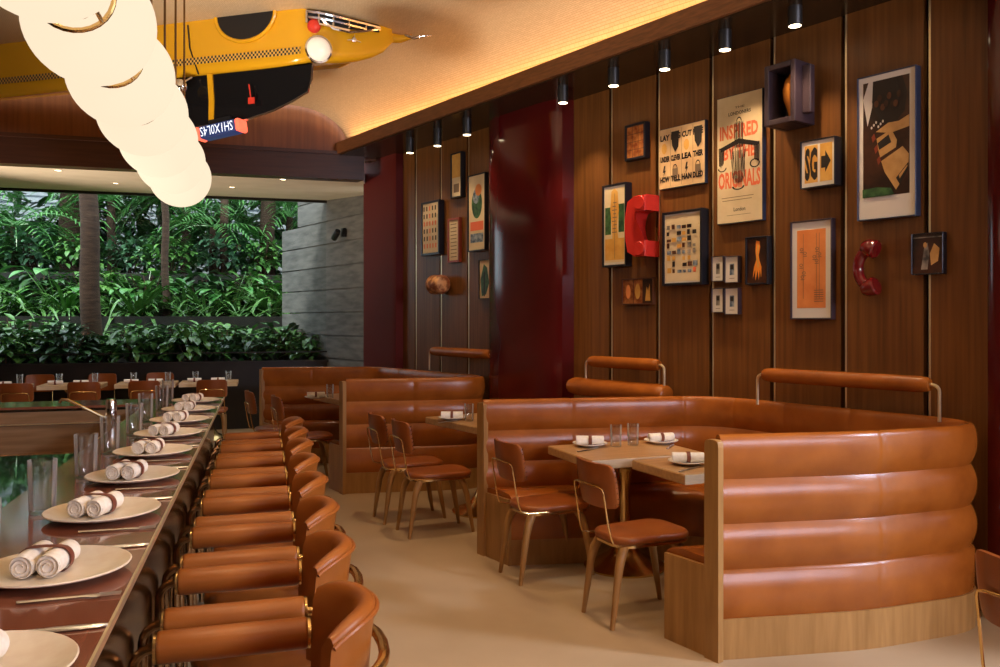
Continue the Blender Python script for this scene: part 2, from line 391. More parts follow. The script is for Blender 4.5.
# ceiling: flat field, coved edge towards the picture wall
def lip_pt(Y, e, z):      # e metres from the lip into the room
    p = Vector((LIP(Y), Y, z)) + Wn * e; return p
def end_on(line0, d, f, extra=0.0):   # walk along d from line0 to meet Y = f(X)
    t = (f(line0.x) + extra - line0.y) / (d.y - 0.289 * d.x); return line0 + d * t
mb = MB(); rows = []
prof = [(-0.14, 3.58)] + [(0.46 - 0.60 * math.cos(PI / 2 * i / 14), 3.58 + 0.44 * math.sin(PI / 2 * i / 14)) for i in range(1, 15)]
for e, z in prof:
    p0 = lip_pt(-4.2, e, z); p1 = end_on(p0, Wd, FAC, 0.05)
    rows.append([p0.lerp(p1, k / 40) for k in range(41)])
mb.grid(rows)
pA = rows[-1][0]; pB = rows[-1][-1]
mb.poly([pA, pB, (-9, FAC(-9) + .05, 4.02), (-9, -4.2, 4.02)])
o = struct(mb, 'ceiling', M['ceiling'], smooth=60, recalc=False)
mb = MB()   # back of the ceiling so that nothing shines through
# cove trough, lip and the dark strip of ceiling over the picture wall
def strip(mb, e0, e1, z0, z1, Ya=-4.2, mi=0, ex=0.02):
    a = []; 
    for e in (e0, e1):
        p0 = lip_pt(Ya, e, 0); a.append((p0, end_on(p0, Wd, FAC, ex)))
    q = [a[0][0], a[1][0], a[1][1], a[0][1]]
    mb.prism([(p.x, p.y) for p in q], z0, z1, mi)
mb = MB(); strip(mb, -0.03, 0.0, 3.48, 3.612)
struct(mb, 'trim_1', M['lip'], smooth=0)
mb = MB(); strip(mb, -0.80, -0.03, 3.47, 3.50, ex=.4); strip(mb, -0.20, -0.03, 3.50, 3.58)
struct(mb, 'trim_2', M['dark_ceil'], smooth=0)

# low soffit at the garden end with its dark fascia and the red-brown end wall above
def fpl(X, z, d=0.0): return Vector((X, FAC(X) + d, z))
mb = MB(); mb.prism([(-9, FAC(-9) + .12), (-1.0, FAC(-1.0) + .12), (-1.0, FAC(-1.0) + .24), (-9, FAC(-9) + .24)], 3.45, 4.4)
struct(mb, 'wall_back', M['redwood'], smooth=0)
mb = MB(); mb.prism([(-9, FAC(-9)), (-1.57, FAC(-1.57)), (-1.68, FAC(-1.68) + .2), (-9, FAC(-9) + .2)], 3.20, 3.51)
mb.prism([(-9, FAC(-9) - .05), (-1.57, FAC(-1.57) - .02), (-1.60, FAC(-1.60) + .02), (-9, FAC(-9) + .02)], 3.475, 3.515)
struct(mb, 'trim_3', M['dark_wood'], smooth=0)
mb = MB()
a = [fpl(-9, 3.203, .04), fpl(-1.60, 3.203, .04), Vector((-1.8, WIN(-1.8) + 0.05, 3.37)), Vector((-9, WIN(-9) + .05, 3.37))]
mb.add(a + [p + Vector((0, 0, .12)) for p in a], [[0, 1, 2, 3], [7, 6, 5, 4], [0, 4, 5, 1], [1, 5, 6, 2], [2, 6, 7, 3], [3, 7, 4, 0]])
struct(mb, 'ceiling_soffit', M['soffit'], smooth=0)

# picture wall: bronze mirror backing, walnut panels with a brass edge
wall = MB(); p0 = wallp(3.3, -0.06); p1 = wallp(10.15, -0.06)
wall.prism([(p.x, p.y) for p in (p0, p1, p1 - Wn * .1, p0 - Wn * .1)], 0, 3.6)
wall = struct(wall, 'wall_right', M['mirror'], smooth=0)
GAP = 0.034
for k in range(-5, 14):
    Y1 = 4.668 + 0.403 * k; Y0 = Y1 - 0.403 + GAP
    if Y0 < 3.2: continue
    a, b_ = wallp(Y0), wallp(Y1)
    pn = MB().prism([(p.x, p.y) for p in (a, b_, b_ - Wn * .05, a - Wn * .05)], 0, 3.57).build('wood_panel', M['walnut'], wall, smooth=0)
    e0 = wallp(Y1, 0.003); e1 = wallp(Y1 + 0.009, 0.003)
    MB().prism([(p.x, p.y) for p in (e0, e1, e1 - Wn * .055, e0 - Wn * .055)], 0, 3.57).build('brass_edge', M['brass_pale'], pn, smooth=0)

def column(Ya, Yb, off, r, name, mn='lacquer'):
    a, b_ = wallp(Ya, -0.02), wallp(Yb, -0.02); L = (b_ - a).length
    pts = []
    for i in range(41):
        x = -1 + 2 * i / 40; pts.append((x, (1 - abs(x) ** r) ** (1 / r)))
    poly = [a.lerp(b_, (x + 1) / 2) + Wn * (off * y) for x, y in pts]
    o = MB().prism([(p.x, p.y) for p in poly], 0, 3.56).build(name, M[mn], smooth=30); o['kind'] = 'structure'; return o
column(7.05, 7.93, 0.20, 4.0, 'trim_4')
column(9.33, 9.98, 0.115, 10.0, 'trim_5', 'satin_red')
column(3.55, 4.42, 0.16, 5.0, 'trim_6')

# garden side wall of coursed grey stone
mb = MB()
cl = lambda Y, off=0: Vector((6.75 - 0.762 * Y, Y, 0)) + Wn * off
for i in range(11):
    z0 = 0.0 + 0.34 * i; y1 = 13.6 if i < 9 else 13.1
    a, b_ = cl(10.75), cl(y1)
    mb.prism([(p.x, p.y) for p in (a, b_, b_ - Wn * .3, a - Wn * .3)], z0, z0 + 0.322)
a, b_ = cl(10.75, -.02), cl(13.05, -.02); mb.prism([(p.x, p.y) for p in (a, b_, b_ - Wn * .2, a - Wn * .2)], 0, 3.6)
struct(mb, 'wall_stone', M['concrete'], smooth=0)

# low black wall under the garden window, sill, frame and pane
def wline(X, d=0.0): return (X, WIN(X) + d)
mb = MB(); mb.prism([wline(-9), wline(-2.5), wline(-2.5, .12), wline(-9, .12)], 0, 0.955)
struct(mb, 'wall_window', M['black_panel'], smooth=0)
win = MB(); win.prism([wline(-9, -.05), wline(-2.5, -.05), wline(-2.5, .16), wline(-9, .16)], 0.955, 0.985)
for X in (-8.2, -2.5):
    win.prism([wline(X - .02), wline(X + .02), wline(X + .02, .06), wline(X - .02, .06)], 0.98, 3.37)
win.prism([wline(-9), wline(-2.5), wline(-2.5, .05), wline(-9, .05)], 3.33, 3.37)
win.prism([wline(-9), wline(-2.5), wline(-2.5, .03), wline(-9, .03)], 1.10, 1.115)
win = struct(win, 'window_1', M['black_panel'], smooth=0)
MB().prism([wline(-9, .025), wline(-2.5, .025), wline(-2.5, .033), wline(-9, .033)], 0.985, 3.36).build('window_pane', M['pane'], win, smooth=0)

# unseen remainder of the room: left wall and the window wall behind the camera
mb = MB(); mb.box((-9.05, 3.2, 2.0), (0.1, 15, 4.1)); struct(mb, 'wall_left', M['plaster'], smooth=0)
mb = MB(); mb.box((0, -4.25, 2.0), (18.5, 0.1, 4.1))
struct(mb, 'wall_front', M['plaster'], smooth=0)
mb = MB(); mb.box((5.6, 3.36, 2.0), (4.3, .1, 4.1)); mb.box((7.75, -.45, .3), (.1, 7.7, .6)); mb.box((7.75, -.45, 3.85), (.1, 7.7, .4))
for y in (-4.2, -2.6, -1.0, .6, 2.2, 3.3): mb.box((7.75, y, 2.1), (.1, .12, 3.2))
struct(mb, 'wall_side', M['plaster'], smooth=0)

# ------------------------------------------------------------------ leather booths
T = 0.072
def booth_profile():
    """three round rolls over a flat panel: (inward offset, height)"""
    P = [(0.018, 0.185), (0.012, 0.20), (0.010, 0.395), (0.028, 0.412)]
    DPT = 0.029; RAD = (.105 ** 2 + DPT ** 2) / (2 * DPT)
    def arc(t): return (math.sqrt(RAD ** 2 - ((t - .5) * .21) ** 2) - (RAD - DPT)) / DPT
    def bulge(z0, side, n=13, hi=1.0):
        out = []
        for i in range(1, n):
            t = hi * i / n; nn = DPT * (1 - arc(t)); out.append((nn if side > 0 else T - nn, z0 + .21 * t))
        return out
    for k in range(2):
        z0 = 0.415 + 0.21 * k; P += bulge(z0, 1) + [(DPT, z0 + 0.21)]
    P += bulge(.835, 1, 8, .5)
    for i in range(0, 13):
        a = PI - PI * i / 12
        P.append((T / 2 + T / 2 * math.copysign(abs(math.cos(a)) ** .75, math.cos(a)), 0.94 + 0.105 * abs(math.sin(a)) ** .75))
    P += bulge(.835, -1, 8, .5)[::-1] + [(T - DPT, .835)]
    for k in (1, 0):
        z0 = 0.415 + 0.21 * k; P += bulge(z0, -1)[::-1] + [(T - DPT, z0)]
    P += [(T - 0.03, 0.36), (T - 0.03, 0.185)]
    return P

def sweep(path, prof, side, seams=(), depth=0.0045, mid=None):
    """carry a profile (inward offset, height) along a plan path; at the seams the padding draws in"""
    ns = normals2d(path, side); L = [0]
    for i in range(1, len(path)): L.append(L[-1] + (path[i] - path[i - 1]).length)
    tot = L[-1]; st = []
    def at(d):
        for i in range(1, len(path)):
            if L[i] >= d - 1e-9:
                t = (d - L[i - 1]) / max(L[i] - L[i - 1], 1e-9); return path[i - 1].lerp(path[i], t), ns[i - 1].lerp(ns[i], t).normalized()
        return path[-1], ns[-1]
    sd = [tot * s for s in seams]
    ds = [(d, 0) for d in L if all(abs(d - s) > .02 for s in sd)]
    for s in sd: ds += [(s - .012, 0), (s, 1), (s + .012, 0)]
    ds.sort(); rows = []
    for d, f in ds:
        p, n = at(d); n = Vector((n.x, n.y)); row = []
        for (o, z) in prof:
            oo = o + (T / 2 - o) / (T / 2) * depth * f; zz = z - (depth * 1.0 * f if z > 0.9 else 0)
            row.append((p.x + n.x * oo, p.y + n.y * oo, zz))
        rows.append(row)
    return rows

CAPD = Vector((-0.56, 0.828))
def booth(outer, seat_front, side, loc, label, seams, caps):
    root = empty('curved_booth', loc, 0, label, 'booth', 'curved leather booths along the picture wall')
    path = resample(outer, 0.06)
    rows = sweep(path, booth_profile(), side, seams)
    MB().grid(rows, caps=True, close_v=True).shift(loc).build('backrest', M['leather'], root, smooth=50)
    base = [(0.006, 0.0), (0.006, 0.187), (T - .02, 0.187), (T - .02, 0.0)]
    bs = MB().grid(sweep(path, base, side), caps=True, close_v=True)
    # seat: from the inner face of the back to the front edge
    ns = normals2d(path, side); inner = [p + n * (T - .055) for p, n in zip(path, ns)]
    fr = resample(seat_front, 0.06)
    poly = inner + fr[::-1]
    bs.prism([(p.x, p.y) for p in poly], 0, 0.165)
    bs.shift(loc).build('base', M['oak'], root, smooth=40)
    # leather seat built as strips between matching points
    def at(line, t):
        Ls = [0]
        for i in range(1, len(line)): Ls.append(Ls[-1] + (line[i] - line[i - 1]).length)
        d = t * Ls[-1]
        for i in range(1, len(line)):
            if Ls[i] >= d - 1e-9: return line[i - 1].lerp(line[i], (d - Ls[i - 1]) / max(1e-9, Ls[i] - Ls[i - 1]))
        return line[-1]
    rows = []; N = 60
    for i in range(N + 1):
        t = i / N; a = at(inner, t); f = at(fr, t); d = (f - a).normalized()
        w = .006 if i in (13, 27, 41) else 0
        q = lambda k, off, z: (a.x + (f.x - a.x) * k + d.x * off, a.y + (f.y - a.y) * k + d.y * off, z)
        rows.append([q(1, -.03, .16), q(1, 0, .165), q(1, 0, .30), q(1, 0, .37 - w), q(1, .012, .40 - w), q(1, .0, .435 - w), q(1, -.03, .455 - w), q(.7, 0, .462 - w), q(.35, 0, .458 - w), q(0, 0, .45)])
    MB().grid(rows, caps=True, close_v=True).shift(loc).build('seat_cushion', M['leather'], root, smooth=50)
    for (p, d_in, wlen) in caps:        # wooden slab closing each end, and the seat's wooden end
        n = Vector((d_in.y, -d_in.x)); 
        if n.dot(Vector((p.x, p.y)) - sum((Vector((x.x, x.y)) for x in path), Vector((0, 0))) / len(path)) < 0: n = -n
        ep = MB(); th = 0.035
        a = p - d_in * .012; b_ = p + d_in * (T + .0)
        ep.prism([(a.x, a.y), (b_.x, b_.y), ((b_ + n * th).x, (b_ + n * th).y), ((a + n * th).x, (a + n * th).y)], 0, 0.99)
        pr = []
        c = (a + b_) / 2; h = (b_ - a).length / 2
        rows = []
        for k in range(0, 9):
            an = PI * k / 8; x = math.copysign(abs(math.cos(an)) ** .5, math.cos(an)) * h; z = 0.985 + 0.04 * abs(math.sin(an)) ** .6
            q = c - d_in * x; rows.append([(q.x, q.y, z), (q.x + n.x * th, q.y + n.y * th, z)])
        top = [r[0] for r in rows]; bot = [r[1] for r in rows]
        ep.add(top + bot, [[i, i + 1, 9 + i + 1, 9 + i] for i in range(8)] + [list(range(9)), list(range(9, 18))[::-1], [0, 8, 17, 9]])
        e = p + d_in * wlen
        ep.prism([(b_.x, b_.y), (e.x, e.y), ((e + n * .02).x, (e + n * .02).y), ((b_ + n * .02).x, (b_ + n * .02).y)], 0, 0.425)
        ep.shift(loc).build('end_panel', M['oak'], root, smooth=30)
    return root

V2 = lambda x, y: Vector((x, y, 0))
# nearest booth
near = V2(1.026, 3.800)
o1 = fillet([near, V2(1.78, 3.925), V2(2.68, 4.25), V2(1.47 + .06, 5.86), V2(-.12, 5.56)], [1.6, .42, .5], 14)
s1 = fillet([near + CAPD.to_3d() * .345, V2(1.45, 4.22), V2(2.02, 4.45), V2(1.28, 5.41), V2(-.12, 5.56) - CAPD.to_3d() * .345], [.5, .25, .3], 10)
booth(o1, s1, 1, Vector((1.2, 4.9, 0)), 'large curved tan leather booth nearest the camera, wrapped around two tables', (.165, .47, .56, .64, .72, .88),
      [(Vector((1.026, 3.80)), CAPD, .345), (Vector((-.12, 5.56)), -CAPD, .345)])
# farther booth
n2 = V2(-1.40, 7.446); f2 = V2(-2.70, 9.33)
o2 = fillet([n2, V2(.10, 7.72), V2(-1.40, 9.47), f2], [.35, .35], 12)
s2 = fillet([n2 + CAPD.to_3d() * .345, V2(-.72, 7.98), V2(-1.55, 9.06), f2 - CAPD.to_3d() * .345], [.25, .25], 10)
booth(o2, s2, 1, Vector((-1.4, 8.4, 0)), 'farther curved tan leather booth, behind the pair of chairs at the middle table', (.13, .26, .4, .62, .88),
      [(Vector((-1.40, 7.446)), CAPD, .345), (Vector((-2.70, 9.33)), -CAPD, .345)])

# straight wall bench between the booths
a, b_ = wallp(6.13, .02), wallp(6.96, .02); L = (b_ - a).length; rt = (a + b_) / 2
root = empty('wall_bench', rt, WALLZ, 'straight leather bench on the picture wall beside the large red column, between the booths', 'bench')
def bolster(mb, L, cy, cz, ry, rz_, r_end=.05):
    rows = []
    xs = [-L / 2, -L / 2 + .012, -L / 2 + .04, -L / 2 + .08] + [-L / 2 + .08 + (L - .16) * i / 6 for i in range(1, 6)] + [L / 2 - .08, L / 2 - .04, L / 2 - .012, L / 2]
    for x in xs:
        e = min(1, (L / 2 - abs(x)) / .08); s = .72 + .28 * math.sqrt(max(0, 1 - (1 - e) ** 2))
        rows.append([(x, cy + ry * s * math.cos(2 * PI * k / 20), cz + rz_ * s * math.sin(2 * PI * k / 20)) for k in range(20)])
    return mb.grid(rows, close_v=True, caps=True)
bolster(MB(), L, -.11, 1.03, .09, .075).build('back_roll', M['leather'], root, smooth=50)
bk = MB()
for i in range(3): bk.box((0, -.10, .42 + .085 + i * .17), (L - .02, .15, .168), bev=.05, seg=3)
bk.build('backrest', M['leather'], root, smooth=50)
MB().box((0, -.27, .41), (L, .52, .09), bev=.03, seg=3).build('seat_cushion', M['leather'], root, smooth=50)
MB().box((0, -.26, .18), (L - .02, .46, .36)).build('base', M['oak'], root)

# leather head-rest rails on brass brackets
def headrest(u0, u1, z, label, drop=.20):
    p0, p1 = wall_hit(u0, .14), wall_hit(u1, .14); L = (p1 - p0).length; c = (p0 + p1) / 2
    root = empty('headrest_rail', (c.x, c.y, z), WALLZ, label, 'headrest', 'leather head rests above the seating')
    bolster(MB(), L, 0, 0, .047, .047).build('roll', M['leather'], root, smooth=50)
    for sg in (-1, 1):
        x = sg * L / 2
        pts = [Vector((x - sg * .03, 0, 0)), Vector((x + sg * .015, 0, 0))] + [Vector((x + sg * (.015 + .035 * math.sin(a)), 0, -.035 + .035 * math.cos(a))) for a in (.4, .8, 1.2, PI / 2)]
        pts += [Vector((x + sg * .05, 0, -drop))]
        MB().tube(pts, .0095, 8).build('bracket', M['brass_pale'], root)
    MB().tube([(0, .03, 0), (0, .17, 0)], .012, 8).build('wall_stud', M['brass_pale'], root)
headrest(764, 930, 1.222, 'leather head rest rail above the large nearest booth')
headrest(590, 659, 1.245, 'leather head rest rail above the wall bench beside the red column', .16)
headrest(432, 490, 1.255, 'leather head rest rail above the farther booth, left of the red column')

# ------------------------------------------------------------------ dining chairs (front towards +x)
def make_chair(name, label, cat, group, loc, rz):
    root = empty(name, loc, rz, label, cat, group)
    poly = []
    for p in rrect(.47, .335, .10, 5):
        w = 1.0 + .06 * (p[0] / .21); poly.append((p[0] + .035, p[1] * w))
    st = MB(); cushion(st, poly, .416, .460, .02, crown=.008); st.build('seat', M['leather_dark'], root, smooth=50)
    MB().prism([(p[0] * .97, p[1] * .97) for p in poly], .420, .434).xf(tr_(0, 0, -.016)).build('seat_pan', M['brass'], root, smooth=30)
    # padded back, slightly curved and raked
    def backpt(y, z, off):
        x = -.225 - .28 * (z - .58) * .55 + (-.045 + .045 * (y / .21) ** 2 * 2.0) * .8
        return (x + off, y, z)
    rows = []; ny = 12
    zlo, zhi = .615, .845
    rows = []
    cols = [-.180, -.174, -.157, -.12, -.08, -.03, .03, .08, .12, .157, .174, .180]
    for y in cols:
        e = max(0, (abs(y) - .14) / .040); inset = .05 * (1 - math.sqrt(max(0, 1 - e * e))) ; th = .017 * (.35 + .65 * math.sqrt(max(0, 1 - e ** 2)))
        a, b2 = zlo + inset, zhi - inset; ring = []
        for k in range(9):
            z = a + (b2 - a) * k / 8; f = .5 + .5 * math.sin(PI * (k + .6) / 9.2); ring.append(backpt(y, z, th * f))
        for k in range(9):
            z = b2 + (a - b2) * k / 8; f = .5 + .5 * math.sin(PI * (8 - k + .6) / 9.2); ring.append(backpt(y, z, -th * f))
        rows.append(ring)
    bk = MB().grid(rows, close_v=True, caps=True).build('backrest', M['leather_dark'], root, smooth=50)
    # stitched lacing down one edge of the back
    lc = MB()
    for i in range(7):
        z = .64 + .028 * i; p = Vector(backpt(-.177, z, 0)); lc.tube([p + Vector((-.014, .012, 0)), p + Vector((0, -.006, .006)), p + Vector((.016, .012, .012))], .0022, 5)
    lc.build('lacing', M['brass_dark'], bk)
    # brass wire hoop from the seat up the back
    hoop = [Vector((-.06, .165, .424)), Vector((-.19, .160, .426)), Vector((-.235, .155, .440)), Vector((-.248, .152, .47))]
    for z in (.54, .61, .67, .70): hoop.append(Vector((-.252 - .16 * (z - .47), .148 - .02 * (z - .47), z)))
    z = .725; hoop += [Vector((-.293, .135, z - .006)), Vector((-.296, .11, z)), Vector((-.300, .05, z + .002))]
    full = hoop + [Vector((p.x, -p.y, p.z)) for p in hoop[::-1]]
    MB().tube(full, .0055, 8).build('wire_frame', M['brass'], root)
    for sx, sy in ((-1, 1), (-1, -1), (1, 1), (1, -1)):
        top = Vector((sx * .155 + .01, sy * .115, .41)); foot = Vector((sx * .25 + .015, sy * .142, 0))
        mid = top.lerp(foot, .28) + Vector((sx * .02, sy * .012, .0))
        pts = [top + Vector((-sx * .05, -sy * .03, .002)), top, top.lerp(mid, .55) + Vector((sx * .005, sy * .004, .004)), mid, mid.lerp(foot, .5), foot]
        MB().tube(pts, [.022, .027, .025, .022, .0175, .0125], 10).build('leg', M['oak'], root, smooth=50)
    return root
CH = math.radians(25)
ch = make_chair('dining_chair', 'brown leather dining chair at the front table of the large booth', 'chair', 'leather and oak dining chairs', (.725, 4.405, 0), CH)
def chair_at(x, y, rz, label): return copy_tree(ch, (x, y, 0), rz, label)
chair_at(.275, 5.105, CH, 'brown leather dining chair beside the far end panel of the large booth')
chair_at(-.50, 6.14, CH, 'right-hand chair of the pair at the middle table before the farther booth')
chair_at(-.74, 6.56, CH, 'left-hand chair of the pair at the middle table, backed by the farther booth')
chair_at(-1.93, 8.06, CH, 'dark chair inside the farther booth opening, close to its near end panel')
chair_at(-2.36, 8.62, CH, 'dark chair inside the farther booth opening, close to its far end panel')
chair_at(1.845, 2.60, CH - .04, 'leather chair cut off by the right edge, in front of the large booth')

# ------------------------------------------------------------------ tables
def table(cx_, cy_, L, W, rz, label, z=.75, pedestal=True, name='pedestal_table', group='oak tables with brass trumpet bases'):
    root = empty(name, (cx_, cy_, 0), rz, label, 'table', group)
    MB().box((0, 0, z - .028), (L, W, .056), bev=.006, seg=1).build('tabletop', M['oak_top'], root, smooth=30)
    eb = MB()
    eb.box((0, -W / 2, z - .028), (L - .004, .004, .052)); 
    eb.build('lit_edge_band', M['oak_lit_edge'], root, smooth=0)
    prof = [(.26, 0), (.262, .012), (.24, .022), (.18, .045), (.11, .085), (.07, .14), (.048, .22), (.038, .34), (.036, .5), (.045, .6), (.075, .66), (.12, z - .06), (.12, z - .054)]
    MB().lathe(prof, 32).build('pedestal', M['brass'], root, smooth=60)
    return root
tb_r = table(1.275, 4.80, .85, .52, math.atan2(.40, .915), 'front oak table inside the large booth, beside its near end panel')
table(.80, 5.27, .80, .62, math.atan2(.36, .93), 'back oak table inside the large booth, with two tumblers on it')
table(-.135, 6.78, .56, .98, math.atan2(.56, .828), 'middle oak table in front of the wall bench, with the pair of chairs')
table(-1.50, 8.66, .62, .98, math.atan2(.56, .828), 'oak table inside the farther booth', z=.77)

# ------------------------------------------------------------------ the bar
broot = empty('bar_counter', bar(-.8, 2.5), BARZ, 'long polished reddish brown bar counter with dark inner work surface', 'bar')
def bl(s, q): return (s + .8, q - 2.5)          # bar-local
def bprism(pts, z0, z1, name, m, parent=broot, smooth=0):
    return MB().prism([bl(*p) for p in pts], z0, z1).build(name, m, parent, smooth=smooth)
E = -.288; QE = 6.75; LI = -.80
bprism([(LI, -2), (E - .006, -2), (E - .006, QE), (-4.6, QE), (-4.6, 6.32), (LI, 6.32)], .964, .98, 'countertop', M['bar_top'])
bprism([(E - .006, -2), (E, -2), (E, QE + .01), (E - .006, QE + .01)], .964, .9805, 'edge_trim', M['brass_pale'])
bprism([(LI + .02, -2), (-.364, -2), (-.364, QE - .05), (LI + .02, QE - .05)], .10, .964, 'front_panel', M['bar_front'])
bprism([(LI, -2), (-.38, -2), (-.38, QE - .08), (LI, QE - .08)], 0, .10, 'kick_plate', M['black'])
bprism([(-4.6, 4.1), (LI + .02, 4.1), (LI + .02, 6.34), (-4.6, 6.34)], .62, .66, 'sink_basin', M['tan_panel'])
bprism([(-4.6, -2), (LI, -2), (LI, 4.08), (-4.6, 4.08)], .90, .979, 'work_counter', M['black_gloss'])
bprism([(-4.6, 6.34), (LI, 6.34), (LI, QE - .05), (-4.6, QE - .05)], 0, .944, 'end_block', M['tan_panel'])
bprism([(-4.6, 6.325), (LI, 6.325), (LI, 6.34), (-4.6, 6.34)], .855, .862, 'reflection_strip', M['brass_pale'])  # thin pale strip added to stand for a reflection line on the panel
bprism([(-4.6, -2), (-4.5, -2), (-4.5, QE - .05), (-4.6, QE - .05)], 0, .944, 'rear_panel', M['dark_wood'])
# tap on the work counter
t0 = bar(-.86, 5.28, .66)
root = empty('bar_tap', t0, BARZ, 'chrome bar tap with a long slanted spout behind the tumblers', 'tap')
MB().lathe([(.04, 0), (.04, .012), (.026, .02), (.026, .33), (.031, .34), (.031, .44), (.024, .455)], 20).build('body', M['chrome'], root)
MB().tube([(-.02, 0, .34), (-.06, 0, .36), (-.15, .0, .41), (-.23, 0, .455), (-.262, 0, .458), (-.275, 0, .44)], .0085, 8).build('spout', M['chrome'], root)
MB().tube([(-.02, 0, .26), (-.07, -.02, .22), (-.10, -.03, .19)], .006, 8).build('lever', M['chrome'], root)

# bar stools with leather arms (local x away from the bar, y along it)
def make_stool(loc, label):
    r = empty('bar_stool', loc, BARZ, label, 'stool', 'leather bar armchairs along the counter')
    # back shell
    rows = []; n = 16; W = .185
    for i in range(n + 1):
        y = -W + 2 * W * i / n; a = abs(y) / W
        cxx = .248 - .105 * a ** 2.2; ztop = .835 - .035 * a ** 5; th = .028 * (1 - .35 * a ** 6)
        nx, ny = 1.0, .115 * 2.2 * (a ** 1.2) * math.copysign(1, y) / W; l = math.hypot(nx, ny); nx /= l; ny /= l
        ring = []
        for k, z in enumerate((.50, .56, .64, .72, ztop - .03)):
            fl = .022 * max(0, (z - .6) / .23) ** 2
            ring.append((cxx - nx * (th - fl) , y - ny * (th - fl), z))
        for k in range(1, 6):
            an = PI * k / 6; fl = .022
            ring.append((cxx - nx * (th * math.cos(an) - fl), y - ny * (th * math.cos(an) - fl), ztop - .03 + .03 * math.sin(an)))
        for z in (ztop - .03, .72, .64, .56, .50):
            fl = .022 * max(0, (z - .6) / .23) ** 2
            ring.append((cxx + nx * (th + fl), y + ny * (th + fl), z))
        rows.append(ring)
    bk = MB().grid(rows, close_v=True, caps=True).build('backrest', M['leather_bar'], r, smooth=60)
    # piping on the rim
    pp = []
    for i in range(n + 1):
        y = -W + 2 * W * i / n; a = abs(y) / W; cxx = .248 - .105 * a ** 2.2
        nx, ny = 1.0, .115 * 2.2 * (a ** 1.2) * math.copysign(1, y) / W; l = math.hypot(nx, ny); th = .028 * (1 - .35 * a ** 6) + .022
        pp.append(Vector((cxx + nx / l * th, y + ny / l * th, .835 - .035 * a ** 5 - .024)))
    MB().tube(pp, .007, 8).build('piping', M['leather_bar'], bk)
    poly = [(p[0] * 1.0 - .0, p[1]) for p in rrect(.44, .34, .08, 5)]
    st = MB(); cushion(st, poly, .46, .545, .035, crown=.012); st.build('seat', M['leather_bar'], r, smooth=50)
    AY = .205
    for sg in (-1, 1):
        y = sg * AY; x0, x1 = -.283, .125
        pad = MB(); rows = []
        for x, k in ((x0, .90), (x0 + .003, .97), (x0 + .010, 1), (x1 - .010, 1), (x1 - .003, .97), (x1, .90)):
            rows.append([(x, y + .045 * k * math.cos(2 * PI * j / 20), .667 + .045 * k * math.sin(2 * PI * j / 20)) for j in range(20)])
        pad.grid(rows, close_v=True, caps=True); pd = pad.build('arm_pad', M['leather_bar'], r, smooth=45)
        for x in (x0 - .004, x1 + .004):
            MB().lathe([(.034, -.005), (.043, -.004), (.043, .004), (.034, .005)], 16, tr_(x, y, .667) @ Matrix.Rotation(PI / 2, 4, 'Y')).build('end_cap', M['brass'], pd)
        # front leg tube dropping in front of the arm
        pts = [Vector((x0, y, .667))] + [Vector((x0 - .012 - .05 * math.sin(a), y, .667 - .05 + .05 * math.cos(a))) for a in (0, .4, .8, 1.2, PI / 2)] + [Vector((x0 - .062, y, .3)), Vector((x0 - .045, y, .012))]
        MB().tube(pts, .0145, 10).build('leg', M['brass_dark'], r)
        MB().tube([Vector((.24, sg * .17, .655)), Vector((.23, sg * .17, .5)), Vector((.25, sg * .175, .25)), Vector((.27, sg * .18, .012))], .0145, 10).build('leg', M['brass_dark'], r)
    # rail running from the arms around the back
    pts = [Vector((.12, AY, .667)), Vector((.15, AY, .665))]
    for i in range(0, 13):
        a = PI / 2 - PI * i / 12; pts.append(Vector((.17 + .145 * max(0, math.cos(a)) ** .8, AY * math.copysign(abs(math.sin(a)) ** .8, math.sin(a)), .667 + .028 * max(0, math.cos(a)))))
    pts += [Vector((.15, -AY, .665)), Vector((.12, -AY, .667))]
    MB().tube(pts, .0155, 10).build('back_rail', M['brass'], r)
    MB().tube([(-.2, -AY, .44), (-.2, AY, .44)], .011, 8).tube([(.18, -.17, .45), (.18, .17, .45)], .011, 8).build('seat_bar', M['brass_dark'], r)
    return r
SL = ['nearest the camera', 'second from the camera', 'third from the camera', 'fourth from the camera', 'fifth from the camera', 'sixth from the camera', 'second from the far end', 'at the far end of the row']
s0 = None
for k in range(8):
    L_ = bar(0, 1.655 + .598 * (k + 1)); lb = 'tan leather bar armchair along the counter, ' + SL[k]
    if s0 is None: s0 = make_stool(L_, lb)
    else: copy_tree(s0, L_, None, lb)

# ------------------------------------------------------------------ far dining row by the window
ROWZ = math.atan2(.289, 1)
def rowp(X, d): return (X, 10.72 + .289 * X + d + 1.62) if False else (X, WIN(X) - d)
rt_labels = ['leftmost', 'second from the left', 'third from the left', 'rightmost']
txs = [-6.25, -5.42, -4.58, -3.85]
for i, X in enumerate(txs):
    x, y = rowp(X, 1.02)
    table(x, y, .72, .50, ROWZ, 'small oak table under the garden window, ' + rt_labels[i] + ' of its row', z=.77, group='small oak tables under the garden window')
for i, (u, d) in enumerate(((22, 1.55), (88, 1.55), (147, 1.55), (213, 1.60))):
    k = (u - 500) / F; Y = (13 - d) / (1 - .289 * k); 
    chair_at(k * Y, Y, ROWZ + PI / 2, 'brown chair backing onto the bar at the window tables, ' + ['leftmost of four', 'second from the left', 'third from the left', 'rightmost, past the bar end'][i])
for i, (u, d) in enumerate(((35, .46), (99, .46), (158, .46))):
    k = (u - 500) / F; Y = (13 - d) / (1 - .289 * k)
    chair_at(k * Y, Y, ROWZ - PI / 2, 'brown chair between window tables and low black wall, ' + ['leftmost of three', 'middle of three', 'rightmost of three'][i])

